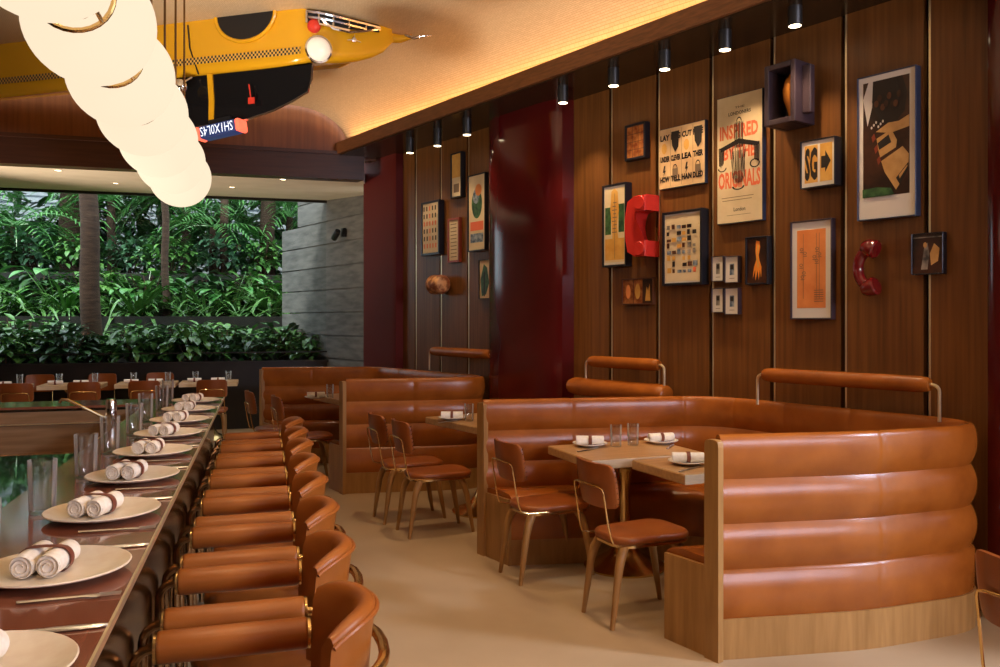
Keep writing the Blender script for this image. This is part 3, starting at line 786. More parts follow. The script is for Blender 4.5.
# ------------------------------------------------------------------ tableware
def tumbler_mb(r=.042, h=.165, t=.0022):
    prof = [(0, .0), (r * .86, 0), (r * .90, .004), (r, h), (r - t, h), (r * .90 - t, .014), (0, .012)]
    return MB().lathe(prof, 28, cap=False)
gm = tumbler_mb().build('water_tumbler', M['glass'], None, smooth=40)
def plate_mb(r):
    prof = [(0, 0), (r * .55, 0), (r * .58, .004), (r * .80, .010), (r * .985, .019), (r, .022), (r * .985, .0245), (r * .82, .0165), (r * .62, .010), (0, .008)]
    return MB().lathe(prof, 48, cap=False)
def roll_mb(r, L, turns=2.4):
    """a cloth rolled up: spiral extruded along y"""
    mb = MB(); n = 44; rows = []
    sp = []
    for i in range(n + 1):
        t = i / n; rr = r * (.22 + .78 * t); a = turns * 2 * PI * t; sp.append((rr * math.cos(a), rr * math.sin(a)))
    ys = [-L / 2, -L / 2 + .004, 0, L / 2 - .004, L / 2]
    for y, k in zip(ys, (.97, 1, 1.0, 1, .97)): rows.append([(x * k, y, z * k + r) for x, z in sp])
    mb.grid(rows)
    back = [[(x * .93, y, z * .93 + r) for x, z in sp] for y in ys]
    mb.grid(back)
    # solid core so the ends read as wound cloth
    mb.lathe([(r * .9, -L / 2 + .006), (r * .9, L / 2 - .006)], 20, tr_(0, 0, r) @ Matrix.Rotation(PI / 2, 4, 'X'))
    return mb
def bundle(loc, rz, label, cloth, group, r=.029, L=.14, double=True):
    root = empty('napkin_roll', loc, rz, label, 'napkin', group)
    for sg in ((-1, 1) if double else (0,)):
        mb = roll_mb(r, L); mb.xf(tr_(sg * r * .98, 0, 0)); mb.build('rolled_cloth', cloth, root, smooth=50)
    n = 24; rows = []
    w = r * 2.02 if double else r * 1.06
    for y in (-.011, .011):
        for rr in ((1.04, 1.09)):
            row = []
            for k in range(n):
                a = 2 * PI * k / n
                if double:
                    x = r * .98 * math.copysign(1, math.cos(a)) * min(1, abs(math.cos(a)) * 3) + r * rr * math.cos(a)
                else: x = r * rr * math.cos(a)
                row.append((x, y, r + r * rr * math.sin(a)))
            rows.append(row)
    MB().grid([rows[0], rows[1], rows[3], rows[2]], close_u=True, close_v=True).build('band', M['band'], root, smooth=50)
    return root
def knife_mb():
    mb = MB(); pts = [(-.11, 0), (-.05, .002), (0, .003)]
    mb.grid([[(x, -w, .003), (x, -w * .6, .0065), (x, w * .6, .0065), (x, w, .003), (x, w * .6, .0005), (x, -w * .6, .0005)] for x, w in ((-.11, .004), (-.108, .009), (-.02, .0075), (-.005, .006), (.005, .010), (.06, .0105), (.095, .007), (.108, .002))], close_v=True, caps=True); return mb
def fork_mb():
    mb = MB()
    mb.grid([[(x, -w, .004), (x, 0, .0065), (x, w, .004), (x, 0, .0015)] for x, w in ((-.10, .003), (-.095, .009), (-.03, .006), (.03, .004), (.045, .010), (.06, .012), (.062, .012))], close_v=True, caps=True)
    for i in range(4): mb.box((.08, -.0098 + .0065 * i, .0045), (.045, .0034, .002))
    return mb
PL = plate_mb(.165).build('dinner_plate', M['ceramic'], None, smooth=50)
KN = knife_mb().build('table_knife', M['steel'], None, smooth=50)
FK = fork_mb().build('table_fork', M['steel'], None, smooth=50)
def put(proto, loc, rz, label, cat, group, first):
    o = proto if first else proto.copy()
    if not first: C.objects.link(o)
    o.location = loc; o.rotation_euler = (0, 0, rz); return tag(o, label, cat, group)
BP = ['nearest the camera', 'second from the camera', 'third from the camera', 'fourth from the camera', 'fifth from the camera', 'sixth from the camera', 'seventh from the camera', 'second from the far end', 'at the far end']
for k in range(9):
    q = 1.55 + .598 * k; first = k == 0; Z = .9805
    put(PL, bar(-.470, q, Z), BARZ, 'cream plate on the bar counter, ' + BP[k], 'plate', 'plates along the bar counter', first)
    r_ = bundle(bar(-.49, q, Z + .009), BARZ - .22 + .10 * math.sin(k * 2.1), 'cream napkins rolled in a brown band on a bar plate, ' + BP[k], M['linen'], 'napkin rolls along the bar')
    put(KN, bar(-.40, q + .205, Z), BARZ + .03 * math.sin(k), 'steel knife on the bar counter, far side of a plate, ' + BP[k], 'knife', 'knives along the bar', first)
    put(FK, bar(-.40, q - .20, Z), BARZ + .04 * math.cos(k), 'steel fork on the bar counter, near side of a plate, ' + BP[k], 'fork', 'forks along the bar', first)
    put(gm, bar(-.655 + .015 * math.sin(k * 3), q + .10, Z), 0, 'tall clear tumbler behind a bar plate, ' + BP[k], 'glass', 'tumblers along the bar', first)

# table settings in the booths
PS = plate_mb(.115).build('side_plate', M['ceramic_white'], None, smooth=50)
ng = [0]
def setting(x, y, z, rz, where, knife=True):
    first = ng[0] == 0; ng[0] += 1
    put(PS, (x, y, z), rz, 'white plate with a napkin, ' + where, 'plate', 'white plates on the oak tables', first)
    bundle((x, y, z + .009), rz - PI / 2 + .5, 'white banded napkin roll, ' + where, M['linen_white'], 'napkin rolls on the oak tables', r=.030, L=.18, double=False)
    if knife:
        put(KN, (x + .17 * math.cos(rz - 1.2), y + .17 * math.sin(rz - 1.2), z), rz + PI / 2 - .2, 'steel knife beside a white plate, ' + where, 'knife', 'knives on the oak tables', False)
def on(u, v, z=.752):
    Y = F * (EYE - z) / (v - HV); return (u - HU) / F * Y, Y
def setting_px(u, v, rz, where, z=.752, knife=True):
    x, y = on(u, v, z); setting(x, y, z, rz, where, knife)
def tumbler_at(u, v, label, z=.752, s=1.0):
    x, y = on(u, v, z); o = put(gm, (x, y, z), 0, label, 'glass', 'tumblers on the tables', False); o.scale = (s * .92, s * .92, s * .86); return o
setting_px(688, 464, -.55, 'front table of the large booth')
setting_px(590, 446, -.55, 'back table of the large booth, beside the tumblers')
setting_px(661, 443, -.2, 'back table of the large booth, farther from the chairs')
tumbler_at(616, 446.5, 'left one of two clear tumblers on the back table of the large booth')
tumbler_at(633, 445, 'right one of two clear tumblers on the back table of the large booth')
setting_px(452, 419.5, -.5, 'middle table in front of the wall bench')
tumbler_at(469, 421, 'clear tumbler on the middle table beside the booth end panel')
setting_px(316, 398.5, -.3, 'table inside the farther booth', z=.772, knife=False)
tumbler_at(330, 398, 'clear tumbler on the table inside the farther booth', z=.772)
# far row
for i, X in enumerate(txs):
    for j, dx in enumerate((-.2, .2)):
        x, y = rowp(X + dx, 1.02 - .1)
        o = put(gm, (x, y, .772), 0, 'small clear tumbler on the window tables, ' + ORD[i * 2 + j] + ' from the left', 'glass', 'tumblers on the window tables', False); o.scale = (.9, .9, .75)
        x, y = rowp(X + dx * .7, 1.02 + .12)
        bundle((x, y, .772), ROWZ + PI / 2, 'white napkin roll on the window tables, ' + ORD[i * 2 + j] + ' from the left', M['linen_white'], 'napkin rolls on the window tables', r=.026, L=.17, double=False)

# ------------------------------------------------------------------ garden beyond the window
mb = MB(); mb.prism([(-24, 2), (8, 10), (8, 40), (-24, 40)], -.2, -.02)
struct(mb, 'ground_garden', M['soil'], smooth=0)
def band(d0, d1, z0, z1, name, m, Xa=-16, Xb=-1.5):
    mb = MB(); mb.prism([wline(Xa, d0), wline(Xb, d0), wline(Xb, d1), wline(Xa, d1)], z0, z1); return struct(mb, name, m, smooth=0)
band(.13, 1.9, 0, .90, 'planter_bed', M['soil'])
band(1.9, 2.1, 0, 1.64, 'planter_wall', M['planter'])
band(2.1, 4.4, 0, 1.58, 'planter_bed', M['soil'])
band(4.4, 4.6, 0, 2.46, 'planter_wall', M['planter'], -16, .5)
band(4.6, 9.0, 0, 2.40, 'planter_bed', M['soil'], -16, 2)

def leaf_strip(mb, base, d, L, w, droop, nseg=6, fold=.25, prof=None):
    """one arching blade"""
    d = Vector(d).normalized(); side = d.cross(Vector((0, 0, 1)))
    side = side.normalized() if side.length > 1e-3 else Vector((1, 0, 0))
    p = Vector(base); rows = []
    el = math.asin(max(-1, min(1, d.z))); hd = Vector((d.x, d.y, 0)); hd = hd.normalized() if hd.length > 1e-4 else Vector((1, 0, 0))
    for i in range(nseg + 1):
        t = i / nseg; ww = w * (prof(t) if prof else math.sin(PI * min(.97, .12 + .86 * t)) ** .7)
        up = Vector((0, 0, 1)) * math.cos(el) - hd * math.sin(el)
        rows.append([p - side * ww + up * ww * fold, p.copy(), p + side * ww + up * ww * fold])
        p = p + (hd * math.cos(el) + Vector((0, 0, 1)) * math.sin(el)) * (L / nseg); el -= droop / nseg
    mb.grid(rows)
def strap_plant(n, L, rnd):
    lf = MB()
    for i in range(n):
        a = rnd.uniform(0, 2 * PI); e = rnd.uniform(.5, 1.35); ll = L * rnd.uniform(.65, 1.1)
        leaf_strip(lf, (.05 * math.cos(a), .05 * math.sin(a), 0), (math.cos(a) * math.cos(e), math.sin(a) * math.cos(e), math.sin(e)), ll, .028 * rnd.uniform(.8, 1.4), rnd.uniform(1.0, 2.3), 7)
    return lf
def shrub(n, rx, rz_, leaf, rnd, stems=7):
    lf = MB(); st = MB()
    for i in range(stems):
        a = rnd.uniform(0, 2 * PI); r = rx * rnd.uniform(.3, .8)
        st.tube([(0, 0, 0), (r * .5 * math.cos(a), r * .5 * math.sin(a), rz_ * .5), (r * math.cos(a), r * math.sin(a), rz_ * rnd.uniform(.75, 1))], [.014, .01, .005], 5)
    for i in range(n):
        a = rnd.uniform(0, 2 * PI); u = rnd.uniform(0, 1) ** .4; e = rnd.uniform(-.25, 1.35)
        p = Vector((rx * u * math.cos(a) * math.cos(e), rx * u * math.sin(a) * math.cos(e), rz_ * (.38 + .6 * u * math.sin(e))))
        d = Vector((math.cos(a + rnd.uniform(-.9, .9)), math.sin(a + rnd.uniform(-.9, .9)), rnd.uniform(-.5, .6)))
        leaf_strip(lf, p, d, leaf * rnd.uniform(.7, 1.35), leaf * .24, rnd.uniform(.2, 1.1), 3, .2, lambda t: (math.sin(PI * min(1, .1 + t * .9)) ** .8 if t < .99 else .02))
    return lf, st
def palm(nf, Lf, h, r, rnd, nl=15):
    lf = MB(); tk = MB()
    tk.tube([(0, 0, -.1), (.02, .0, h * .35), (-.02, .02, h * .7), (0, 0, h)], [r * 1.15, r, r * .92, r * .85], 12)
    for i in range(nf):
        a = 2 * PI * i / nf + rnd.uniform(-.2, .2); e = rnd.uniform(.1, 1.1); p = Vector((0, 0, h)); hd = Vector((math.cos(a), math.sin(a), 0)); pts = [p.copy()]
        el = e; L = Lf * rnd.uniform(.75, 1.1)
        for k in range(nl):
            p = p + (hd * math.cos(el) + Vector((0, 0, math.sin(el)))) * (L / nl); el -= 1.5 / nl; pts.append(p.copy())
            if k > 1:
                sd = Vector((-hd.y, hd.x, 0)); f = math.sin(PI * (k + 1) / (nl + 2))
                for sg in (-1, 1):
                    leaf_strip(lf, p, sd * sg + hd * .55 + Vector((0, 0, .15)), L * .34 * (.35 + f), .021, rnd.uniform(.6, 1.2), 3)
        lf.tube(pts, [.012] * (len(pts) - 3) + [.007, .005, .003], 5)
    return lf, tk
def bigleaf(n, L, rnd):
    lf = MB(); st = MB()
    for i in range(n):
        a = 2 * PI * i / n + rnd.uniform(-.4, .4); e = rnd.uniform(.5, 1.2); h = rnd.uniform(.45, .95)
        tip = Vector((math.cos(a) * h * .6, math.sin(a) * h * .6, h)); st.tube([(0, 0, 0), tip * .5 + Vector((0, 0, .08)), tip], [.012, .009, .006], 5)
        leaf_strip(lf, tip, (math.cos(a), math.sin(a), .1), L * rnd.uniform(.8, 1.2), L * .30, rnd.uniform(.7, 1.3), 6, .16, lambda t: max(.03, math.sin(PI * (.06 + .94 * t) ** .8)))
    return lf, st
rnd = random.Random(11)
GARDEN_GROUP = ['leafy shrubs just behind the window', 'strap leaved clumps on the middle planter', 'shrubs and palms on the upper planter']
def plant(name, loc, lf, leaf_m, st=None, stem_m=None, label='', cat='plant', group=None, part='foliage', spart='stem'):
    root = empty(name, loc, 0, label, cat, group)
    lf.build(part, leaf_m, root, smooth=0, recalc=False)
    if st is not None: st.build(spart, stem_m, root)
    return root
# front bed: low leafy shrubs
protos = []
xs = [-7.75 + .40 * i for i in range(14)]
protoA = None
fronts = []
for i, X in enumerate(xs):
    x, y = wline(X + rnd.uniform(-.06, .06), .42 + .26 * (i % 2) + rnd.uniform(0, .1))
    lb = 'low leafy shrub just behind the window sill, ' + ORD[i] + ' from the left in the front bed'
    if i < 3:
        lf, st = shrub(170, .42, .58, .19, rnd)
        fronts.append(plant('leafy_shrub', (x, y, .88), lf, M[('leaf_mid', 'leaf_dark', 'leaf_strap')[i]], st, M['bark'], lb, 'shrub', GARDEN_GROUP[0]))
    else:
        c = copy_tree(fronts[i % 3], (x, y, .88), rnd.uniform(0, 6), lb); s_ = rnd.uniform(.75, 1.2); c.scale = (s_, s_, s_)
back = []
for i in range(11):
    X = -8.2 + .52 * i; x, y = wline(X, 1.18 + rnd.uniform(0, .2))
    lb = 'taller leafy shrub against the lower planter wall, ' + ORD[i] + ' from the left in its row'
    c = copy_tree(fronts[(i + 1) % 3], (x, y, .88), rnd.uniform(0, 6), lb); s_ = rnd.uniform(.9, 1.3); c.scale = (s_, s_, s_)
# middle tier: strap leaved clumps
straps = []
for i in range(15):
    X = -9.1 + .50 * i; x, y = wline(X + rnd.uniform(-.1, .1), 2.55 + rnd.uniform(0, .5))
    lb = 'arching strap leaved clump on the middle planter, ' + ORD[i] + ' from the left'
    if i < 3:
        lf = strap_plant(46, 1.25, rnd); straps.append(plant('strap_leaved_plant', (x, y, 1.57), lf, M[('leaf_strap', 'leaf_mid', 'leaf_strap')[i]], None, None, lb, 'plant', GARDEN_GROUP[1]))
    else:
        c = copy_tree(straps[i % 3], (x, y, 1.57), rnd.uniform(0, 6), lb); s_ = rnd.uniform(.8, 1.15); c.scale = (s_, s_, s_)
for i in range(9):
    X = -9.0 + .85 * i; x, y = wline(X, 3.7 + rnd.uniform(0, .3))
    lb = 'dark shrub behind the strap leaved clumps, ' + ORD[i] + ' from the left in its row'
    c = copy_tree(fronts[i % 3], (x, y, 1.57), rnd.uniform(0, 6), lb); c.scale = (1.5, 1.5, 1.6); c['group'] = GARDEN_GROUP[1]
bigs = []
for i, X in enumerate((-7.6, -6.3, -4.9, -3.6, -3.0)):
    x, y = wline(X, 3.3)
    lb = 'broad paddle leaved plant rising from the middle planter, ' + ORD[i] + ' from the left'
    if i == 0:
        lf, st = bigleaf(10, .42, rnd); bigs.append(plant('broad_leaved_plant', (x, y, 1.57), lf, M['leaf_palm'], st, M['leaf_mid'], lb, 'plant', GARDEN_GROUP[1], spart='stalk'))
    else: copy_tree(bigs[0], (x, y, 1.57), rnd.uniform(0, 6), lb)
# upper tier
ups = []
for i in range(13):
    X = -10.6 + .82 * i; x, y = wline(X, 5.0 + rnd.uniform(0, .5))
    lb = 'bushy shrub on the upper planter, ' + ORD[i] + ' from the left'
    if i < 2:
        lf, st = shrub(320, .72, .95, .19, rnd, 9); ups.append(plant('bushy_shrub', (x, y, 2.38), lf, M[('leaf_blue', 'leaf_mid')[i]], st, M['bark'], lb, 'shrub', GARDEN_GROUP[2]))
    else:
        c = copy_tree(ups[i % 2], (x, y, 2.38), rnd.uniform(0, 6), lb); s_ = rnd.uniform(.85, 1.2); c.scale = (s_, s_, s_)
pal = []
for i, (X, d, h, s_) in enumerate(((-9.4, 5.6, 1.0, 1.0), (-8.0, 6.2, 1.5, 1.1), (-5.9, 5.6, 1.1, 1.0), (-4.6, 6.3, 1.45, 1.0), (-3.4, 6.0, 1.6, 1.0), (-10.8, 6.4, 1.4, 1.1), (-6.9, 7.0, 1.6, 1.15))):
    x, y = wline(X, d); lb = 'feathery green palm on the upper planter, ' + ['outermost but one at the far left', 'left of the thick brown trunk', 'between the thick and the thin trunk', 'right of the thin grey trunk', 'beside the stone garden wall', 'outermost at the far left', 'tall one behind the thick brown trunk'][i]
    if i < 2:
        lf, tk = palm(15, 1.35, 1.0, .085, rnd); pal.append(plant('garden_palm', (x, y, 2.38), lf, M['leaf_palm'], tk, M['bark'], lb, 'palm', GARDEN_GROUP[2], part='fronds', spart='trunk'))
        pal[-1].scale = (s_, s_, s_ * h)
    else:
        c = copy_tree(pal[i % 2], (x, y, 2.38), rnd.uniform(0, 6), lb); c.scale = (s_, s_, s_ * h)
# trees: a trunk with its crown above the soffit line
def tree(u, d, z0, r0, r1, h, lean, label, crown=True, bm_='bark'):
    k = (u - 500) / F; Y = (13 + d) / (1 - .289 * k); X = k * Y
    root = empty('garden_tree', (X, Y, z0), 0, label, 'tree', 'tree trunks in the garden')
    n = 10; pts = [Vector((lean * h * i / n + .02 * math.sin(i * 1.7), .01 * math.cos(i * 2.1), h * i / n)) for i in range(n + 1)]
    MB().tube(pts, [r0 + (r1 - r0) * i / n for i in range(n + 1)], 16).build('trunk', M[bm_], root)
    cr = MB(); top = pts[-1]
    for i in range(150):
        a = rnd.uniform(0, 2 * PI); e = rnd.uniform(-.3, 1.4); rr = 1.1 * rnd.uniform(.2, 1)
        leaf_strip(cr, top + Vector((rr * math.cos(a) * math.cos(e), rr * math.sin(a) * math.cos(e), rr * math.sin(e))), (math.cos(a), math.sin(a), rnd.uniform(-.4, .4)), .3, .07, .8, 3)
    cr.build('crown', M['leaf_mid'], root, smooth=0, recalc=False)
tree(92, .95, .88, .145, .115, 4.4, -.02, 'thick brown tree trunk rising from the front bed')
tree(166, 2.9, 1.57, .065, .055, 3.6, -.01, 'thin grey tree trunk rising from the middle planter')
tree(72, 6.9, 2.38, .26, .22, 3.6, .0, 'dark broad trunk on the upper planter, partly behind the thick brown trunk')
tree(224, 5.4, 2.38, .085, .075, 3.2, .0, 'slim palm like trunk on the upper planter, middle right')
tree(267, 5.7, 2.38, .16, .15, 3.4, .01, 'stout trunk on the upper planter close to the stone wall')
# hedge mass and a pale building far behind
mb = MB()
for i in range(7000):
    X = rnd.uniform(-16, 3); z = rnd.uniform(2.3, 6.0) ; d = 7.6 + rnd.uniform(0, 1.0)
    if -13.5 < X < -9.8 and 3.9 < z < 5.4 and rnd.random() < .85: continue
    if -7.6 < X < -6.6 and z > 4.2 and rnd.random() < .7: continue
    leaf_strip(mb, (X, WIN(X) + d, z), (rnd.uniform(-1, 1), rnd.uniform(-1.2, .2), rnd.uniform(-.8, .6)), rnd.uniform(.3, .6), .10, rnd.uniform(.3, 1), 3)
tag(mb.build('hedge_foliage', M['leaf_dark'], smooth=0, recalc=False), 'dense dark green foliage filling the back of the garden', 'foliage', kind='stuff')
mb = MB(); mb.prism([wline(-18, 10.5), wline(4, 10.5), wline(4, 11), wline(-18, 11)], 0, 9)
bw = mb.build('background_building', M['pale_wall'], smooth=0); tag(bw, 'pale louvred building wall far behind the garden foliage', 'building')
mb = MB()
for i in range(26):
    z = 2.4 + .16 * i; mb.prism([wline(-17.8, 10.44), wline(3.8, 10.44), wline(3.8, 10.5), wline(-17.8, 10.5)], z, z + .11)
mb.build('louvres', M['pale_wall'], bw, smooth=0)
# dark spotlight on the stone wall
p = Vector((6.75 - .762 * 11.75, 11.75, 2.83)) + Wn * .02
root = empty('wall_spotlight', p, WALLZ, 'small black spotlight on the grey stone garden wall', 'light')
MB().box((0, -.02, 0), (.06, .05, .12)).build('bracket', M['black'], root)
MB().lathe([(0, 0), (.04, 0), (.045, .03), (.045, .16), (.038, .17), (.036, .15), (0, .15)], 16, tr_(-.02, -.10, .02) @ Matrix.Rotation(-2.2, 4, 'Y')).build('housing', M['black'], root)

# ------------------------------------------------------------------ pictures and objects on the wall
def frame(name, label, u0, u1, vt, vb, fmat, fw=.018, depth=.045, mount=0.0, mount_m='mat_white', cat='picture', art=None, base='paper', group='framed pictures on the wood wall'):
    """u0,u1: left and right edge, vt,vb: top and bottom at the left edge"""
    P0, P1 = wall_hit(u0, depth), wall_hit(u1, depth); w = (P1 - P0).length
    zt, zb = zat(vt, P0.y), zat(vb, P0.y); h = zt - zb
    o0 = P0 - Wn * depth
    root = empty(name, (o0.x, o0.y, zb), WALLZ, label, cat, group)
    fr = MB(); d = depth
    if fw > 0:
        for x, z, sx, sz in ((fw / 2, h / 2, fw, h), (w - fw / 2, h / 2, fw, h), (w / 2, fw / 2, w - 2 * fw, fw), (w / 2, h - fw / 2, w - 2 * fw, fw)):
            fr.box((x, -d / 2 - .002, z), (sx, d, sz), bev=.002, seg=1)
        fr.build('frame', M[fmat], root, smooth=0)
        yb = -d + .012
    else:
        fr.box((w / 2, -d / 2 - .002, h / 2), (w, d, h)).build('frame', M[fmat], root, smooth=0); yb = -d - .0025
    f2 = fw if fw > 0 else .004
    if mount:
        MB().box((w / 2, yb / 2 - .002 if fw > 0 else yb, h / 2), (w - 2 * f2, abs(yb) if fw > 0 else .002, h - 2 * f2)).build('mount', M[mount_m], root, smooth=0)
    m4 = (mount,) * 4 if not isinstance(mount, (tuple, list)) else mount   # left, right, bottom, top
    x0, x1 = f2 + m4[0] * w, w - f2 - m4[1] * w; z0, z1 = f2 + m4[2] * h, h - f2 - m4[3] * h
    yp = yb - .002
    pr = MB(); mats = [M[base]]
    pr.box(((x0 + x1) / 2, yp, (z0 + z1) / 2), (x1 - x0, .002, z1 - z0))
    class A:
        lay = 1
        def mi(s, m):
            if M[m] not in mats: mats.append(M[m])
            return mats.index(M[m])
        def X(s, x): return x0 + (x1 - x0) * x
        def Z(s, z): return z0 + (z1 - z0) * z
        def Yl(s): s.lay += 1; return yp - .001 - .00025 * s.lay
        def poly(s, pts, m):
            y = s.Yl(); pr.poly([(s.X(a), y, s.Z(b_)) for a, b_ in pts], s.mi(m))
        def rect(s, a, b_, c_, d_, m): s.poly([(a, b_), (c_, b_), (c_, d_), (a, d_)], m)
        def ell(s, cx_, cz_, rx, rz_, m, n=20): s.poly([(cx_ + rx * math.cos(2 * PI * i / n), cz_ + rz_ * math.sin(2 * PI * i / n)) for i in range(n)], m)
        def ring(s, cx_, cz_, rx, rz_, th, m, a0=0, a1=2 * PI, n=20):
            y = s.Yl(); rows = []
            for i in range(n + 1):
                a = a0 + (a1 - a0) * i / n
                rows.append([(s.X(cx_ + (rx * k) * math.cos(a)), y, s.Z(cz_ + (rz_ * k) * math.sin(a))) for k in (1, 1 - th)])
            pr.grid(rows, mi=s.mi(m))
        def text(s, t, a, b_, wd, ht, m, bold=.022): text_mesh(pr, t, s.X(a), s.Z(b_), (z1 - z0) * ht, (x1 - x0) * wd, s.mi(m), s.Yl(), bold=bold)
    if art: art(A())
    pr.build('print', mats, root, smooth=0, recalc=False)
    return root

def art_big(a):
    a.poly([(0, .86), (.12, 1), (.24, 1), (.2, .78), (.1, .62)], 'mat_white')
    a.poly([(.22, 1), (.85, 1), (.95, .86), (.9, .70), (.72, .62), (.5, .60), (.3, .70), (.2, .82)], 'ink')
    a.poly([(.28, .56), (.55, .62), (.78, .62), (1, .66), (1, .56), (.6, .53)], 'photo_tan')
    a.poly([(.3, .5), (.62, .56), (.74, .46), (.72, .40), (.36, .33)], 'photo_tan')
    a.poly([(.32, .46), (.56, .52), (.62, .45), (.36, .40)], 'ink')
    a.poly([(.40, .30), (.86, .40), (.99, .33), (.98, .2), (.72, .04), (.48, .2)], 'photo_tan')
    a.poly([(.72, .14), (.98, .26), (.98, .2), (.8, .08)], 'ink'); a.poly([(.78, .16), (.96, .24), (.96, .225), (.8, .13)], 'photo_tan')
    for i in range(7): a.poly([(.16 + .03 * i, .57 - .05 * i), (.22 + .03 * i, .60 - .05 * i), (.26 + .03 * i, .54 - .05 * i), (.2 + .03 * i, .50 - .05 * i)], 'frame_red' if i % 2 else 'photo_dark')
    for i in range(8): a.ell(.3 + .07 * i, .80 + .05 * math.sin(i * 2), .05, .03, 'photo_dark' if i % 2 else 'frame_brown')
    for i in range(6): a.ell(.2 + .05 * i, .6 + .02 * (i % 3), .02, .012, 'mat_white')
    a.poly([(0, .0), (.7, .0), (.62, .06), (.3, .08), (0, .07)], 'photo_green')
frame('framed_photograph', 'large white mounted photograph of pale yellow shapes, topmost right on the wall', 857, 916, 78.6, 221.3, 'frame_navy', .006, .06, (.08, .10, .15, .04), art=art_big, base='photo_dark')
def art_36(a):
    a.rect(.02, .02, .48, .98, 'gold_print'); a.rect(.56, .02, .98, .98, 'gold_print')
    a.text('SG', .03, .08, .44, .84, 'ink', .045)
    a.poly([(.60, .36), (.74, .36), (.74, .24), (.93, .52), (.74, .80), (.74, .66), (.60, .66)], 'ink')
frame('framed_sign', 'small framed lettering with a black arrow pointing right on gold', 800, 835, 142, 189.5, 'frame_black', .007, .09, (.07, .05, .07, .07), art=art_36, base='mat_white')
def art_orange(a):
    for x in (.22, .68, .78):
        a.rect(x, .12, x + .012, .95, 'ink_soft')
    for x, z in ((.15, .55), (.25, .45), (.2, .4), (.62, .65), (.7, .6), (.8, .68), (.72, .75), (.3, .7), (.18, .75)):
        a.ring(x, z, .06, .02, .3, 'ink_soft'); a.rect(x - .06, z - .04, x + .07, z - .032, 'ink_soft')
    for i in range(6): a.rect(.62, .08 + .028 * i, .94, .088 + .028 * i, 'ink_soft')
frame('framed_drawing', 'white mounted orange drawing in a plum frame, low beside the dark red handset', 790, 832, 222, 319.5, 'frame_plum', .010, .045, (.12, .13, .10, .08), art=art_orange, base='orange_print')
def art_smalldark(a):
    a.poly([(.28, .1), (.4, .7), (.5, .78), (.56, .5), (.5, .1)], 'photo_grey'); a.poly([(.62, .2), (.85, .3), (.9, .62), (.72, .75), (.58, .5)], 'photo_tan')
    a.ell(.42, .72, .06, .07, 'photo_tan'); a.rect(0, .9, 1, .93, 'photo_grey')
frame('framed_photograph', 'small black and white photograph low at the right end of the wall', 911, 943, 234, 275, 'frame_black', .006, .05, art=art_smalldark, base='photo_dark')
def art_inspired(a):
    a.text('THE', .40, .895, .22, .016, 'ink_soft'); a.text('LONDONERS', .26, .845, .5, .028, 'ink')
    a.text('INSPIRED', .06, .66, .86, .115, 'vermilion', .035); a.text('BY THE', .14, .50, .72, .105, 'vermilion', .035); a.text('ORIGINALS', .03, .27, .94, .135, 'vermilion', .035)
    a.ring(.5, .79, .06, .035, .3, 'ink', 0, PI)
    for i in range(6): a.poly([(.40 + .035 * i, .79 - .006 * abs(i - 2.5)), (.421 + .035 * i, .79), (.424 + .034 * i, .585), (.402 + .034 * i, .585)], 'ink')
    a.poly([(.06, .60), (.5, .655), (.94, .60), (.92, .57), (.5, .615), (.1, .57)], 'ink')
    
    for i in range(4):
        a.poly([(.04 + .034 * i, .60), (.064 + .034 * i, .605), (.07 + .03 * i, .44 + .02 * abs(i - 1)), (.05 + .03 * i, .46)], 'ink'); a.poly([(.84 + .032 * i, .605), (.863 + .032 * i, .60), (.86 + .03 * i, .46), (.84 + .03 * i, .44 + .02 * abs(i - 2))], 'ink')
    for i in range(7): a.poly([(.30 + .06 * i, .58), (.312 + .06 * i, .585), (.40 + .03 * i, .31), (.392 + .03 * i, .31)], 'ink')
    a.ring(.13, .44, .10, .03, .25, 'ink', PI, 2 * PI); a.ring(.86, .44, .11, .035, .25, 'ink')
    for i in range(9): a.rect(.36 + .034 * i, .30 + .012 * abs(i - 4), .372 + .034 * i, .56, 'ink')
    a.ring(.5, .28, .14, .03, .3, 'ink', PI, 2 * PI)
    a.rect(.12, .195, .84, .200, 'ink_soft'); a.rect(.14, .172, .80, .177, 'ink_soft'); a.text('London', .40, .085, .26, .03, 'ink'); a.rect(.24, .055, .78, .058, 'ink_soft')
frame('lettered_poster', 'tall cream poster with big vermilion lettering over a black figure', 717.4, 763, 99.7, 225, 'frame_navy', 0, .035, art=art_inspired, base='paper', cat='poster')
def art_types(a):
    for x in (.25, .5, .75): a.rect(x, .03, x + .006, .97, 'ink_soft')
    for r, z in enumerate((.80, .44, .10)):
        for c, t in enumerate((('LAY', 'BAG', 'CUT', 'HIDE'), ('UNDER', 'CLEVER', 'LEA', 'THER'), ('HOW', 'TELL', 'HAN', 'DLED'))[r]):
            a.text(t, .025 + .245 * c, z, .215, .10, 'ink', .05)
    for c, m in ((0, 'paper'), (1, 'ink'), (2, 'paper'), (3, 'ink')):
        x = .12 + .25 * c
        if m == 'ink': a.poly([(x - .09, .93), (x + .09, .93), (x + .07, .66), (x, .58), (x - .07, .70)], 'ink')
        else: a.ell(x, .67, .06, .09, 'gold_print')
    for c in (0, 2):
        x = .12 + .25 * c; a.poly([(x, .38), (x + .03, .38), (x + .01, .30), (x + .04, .30), (x - .02, .19), (x, .27), (x - .03, .27)], 'ink')
    for c in (1, 3):
        x = .12 + .25 * c; a.rect(x - .06, .19, x + .06, .31, 'ink_soft'); a.ring(x, .31, .05, .07, .25, 'ink', 0, PI)
frame('lettered_poster', 'square tan poster of black lettering and little bags, left of the tall cream poster', 659.5, 705.5, 130.5, 190.3, 'frame_navy', 0, .03, art=art_types, base='paper_tan', cat='poster')
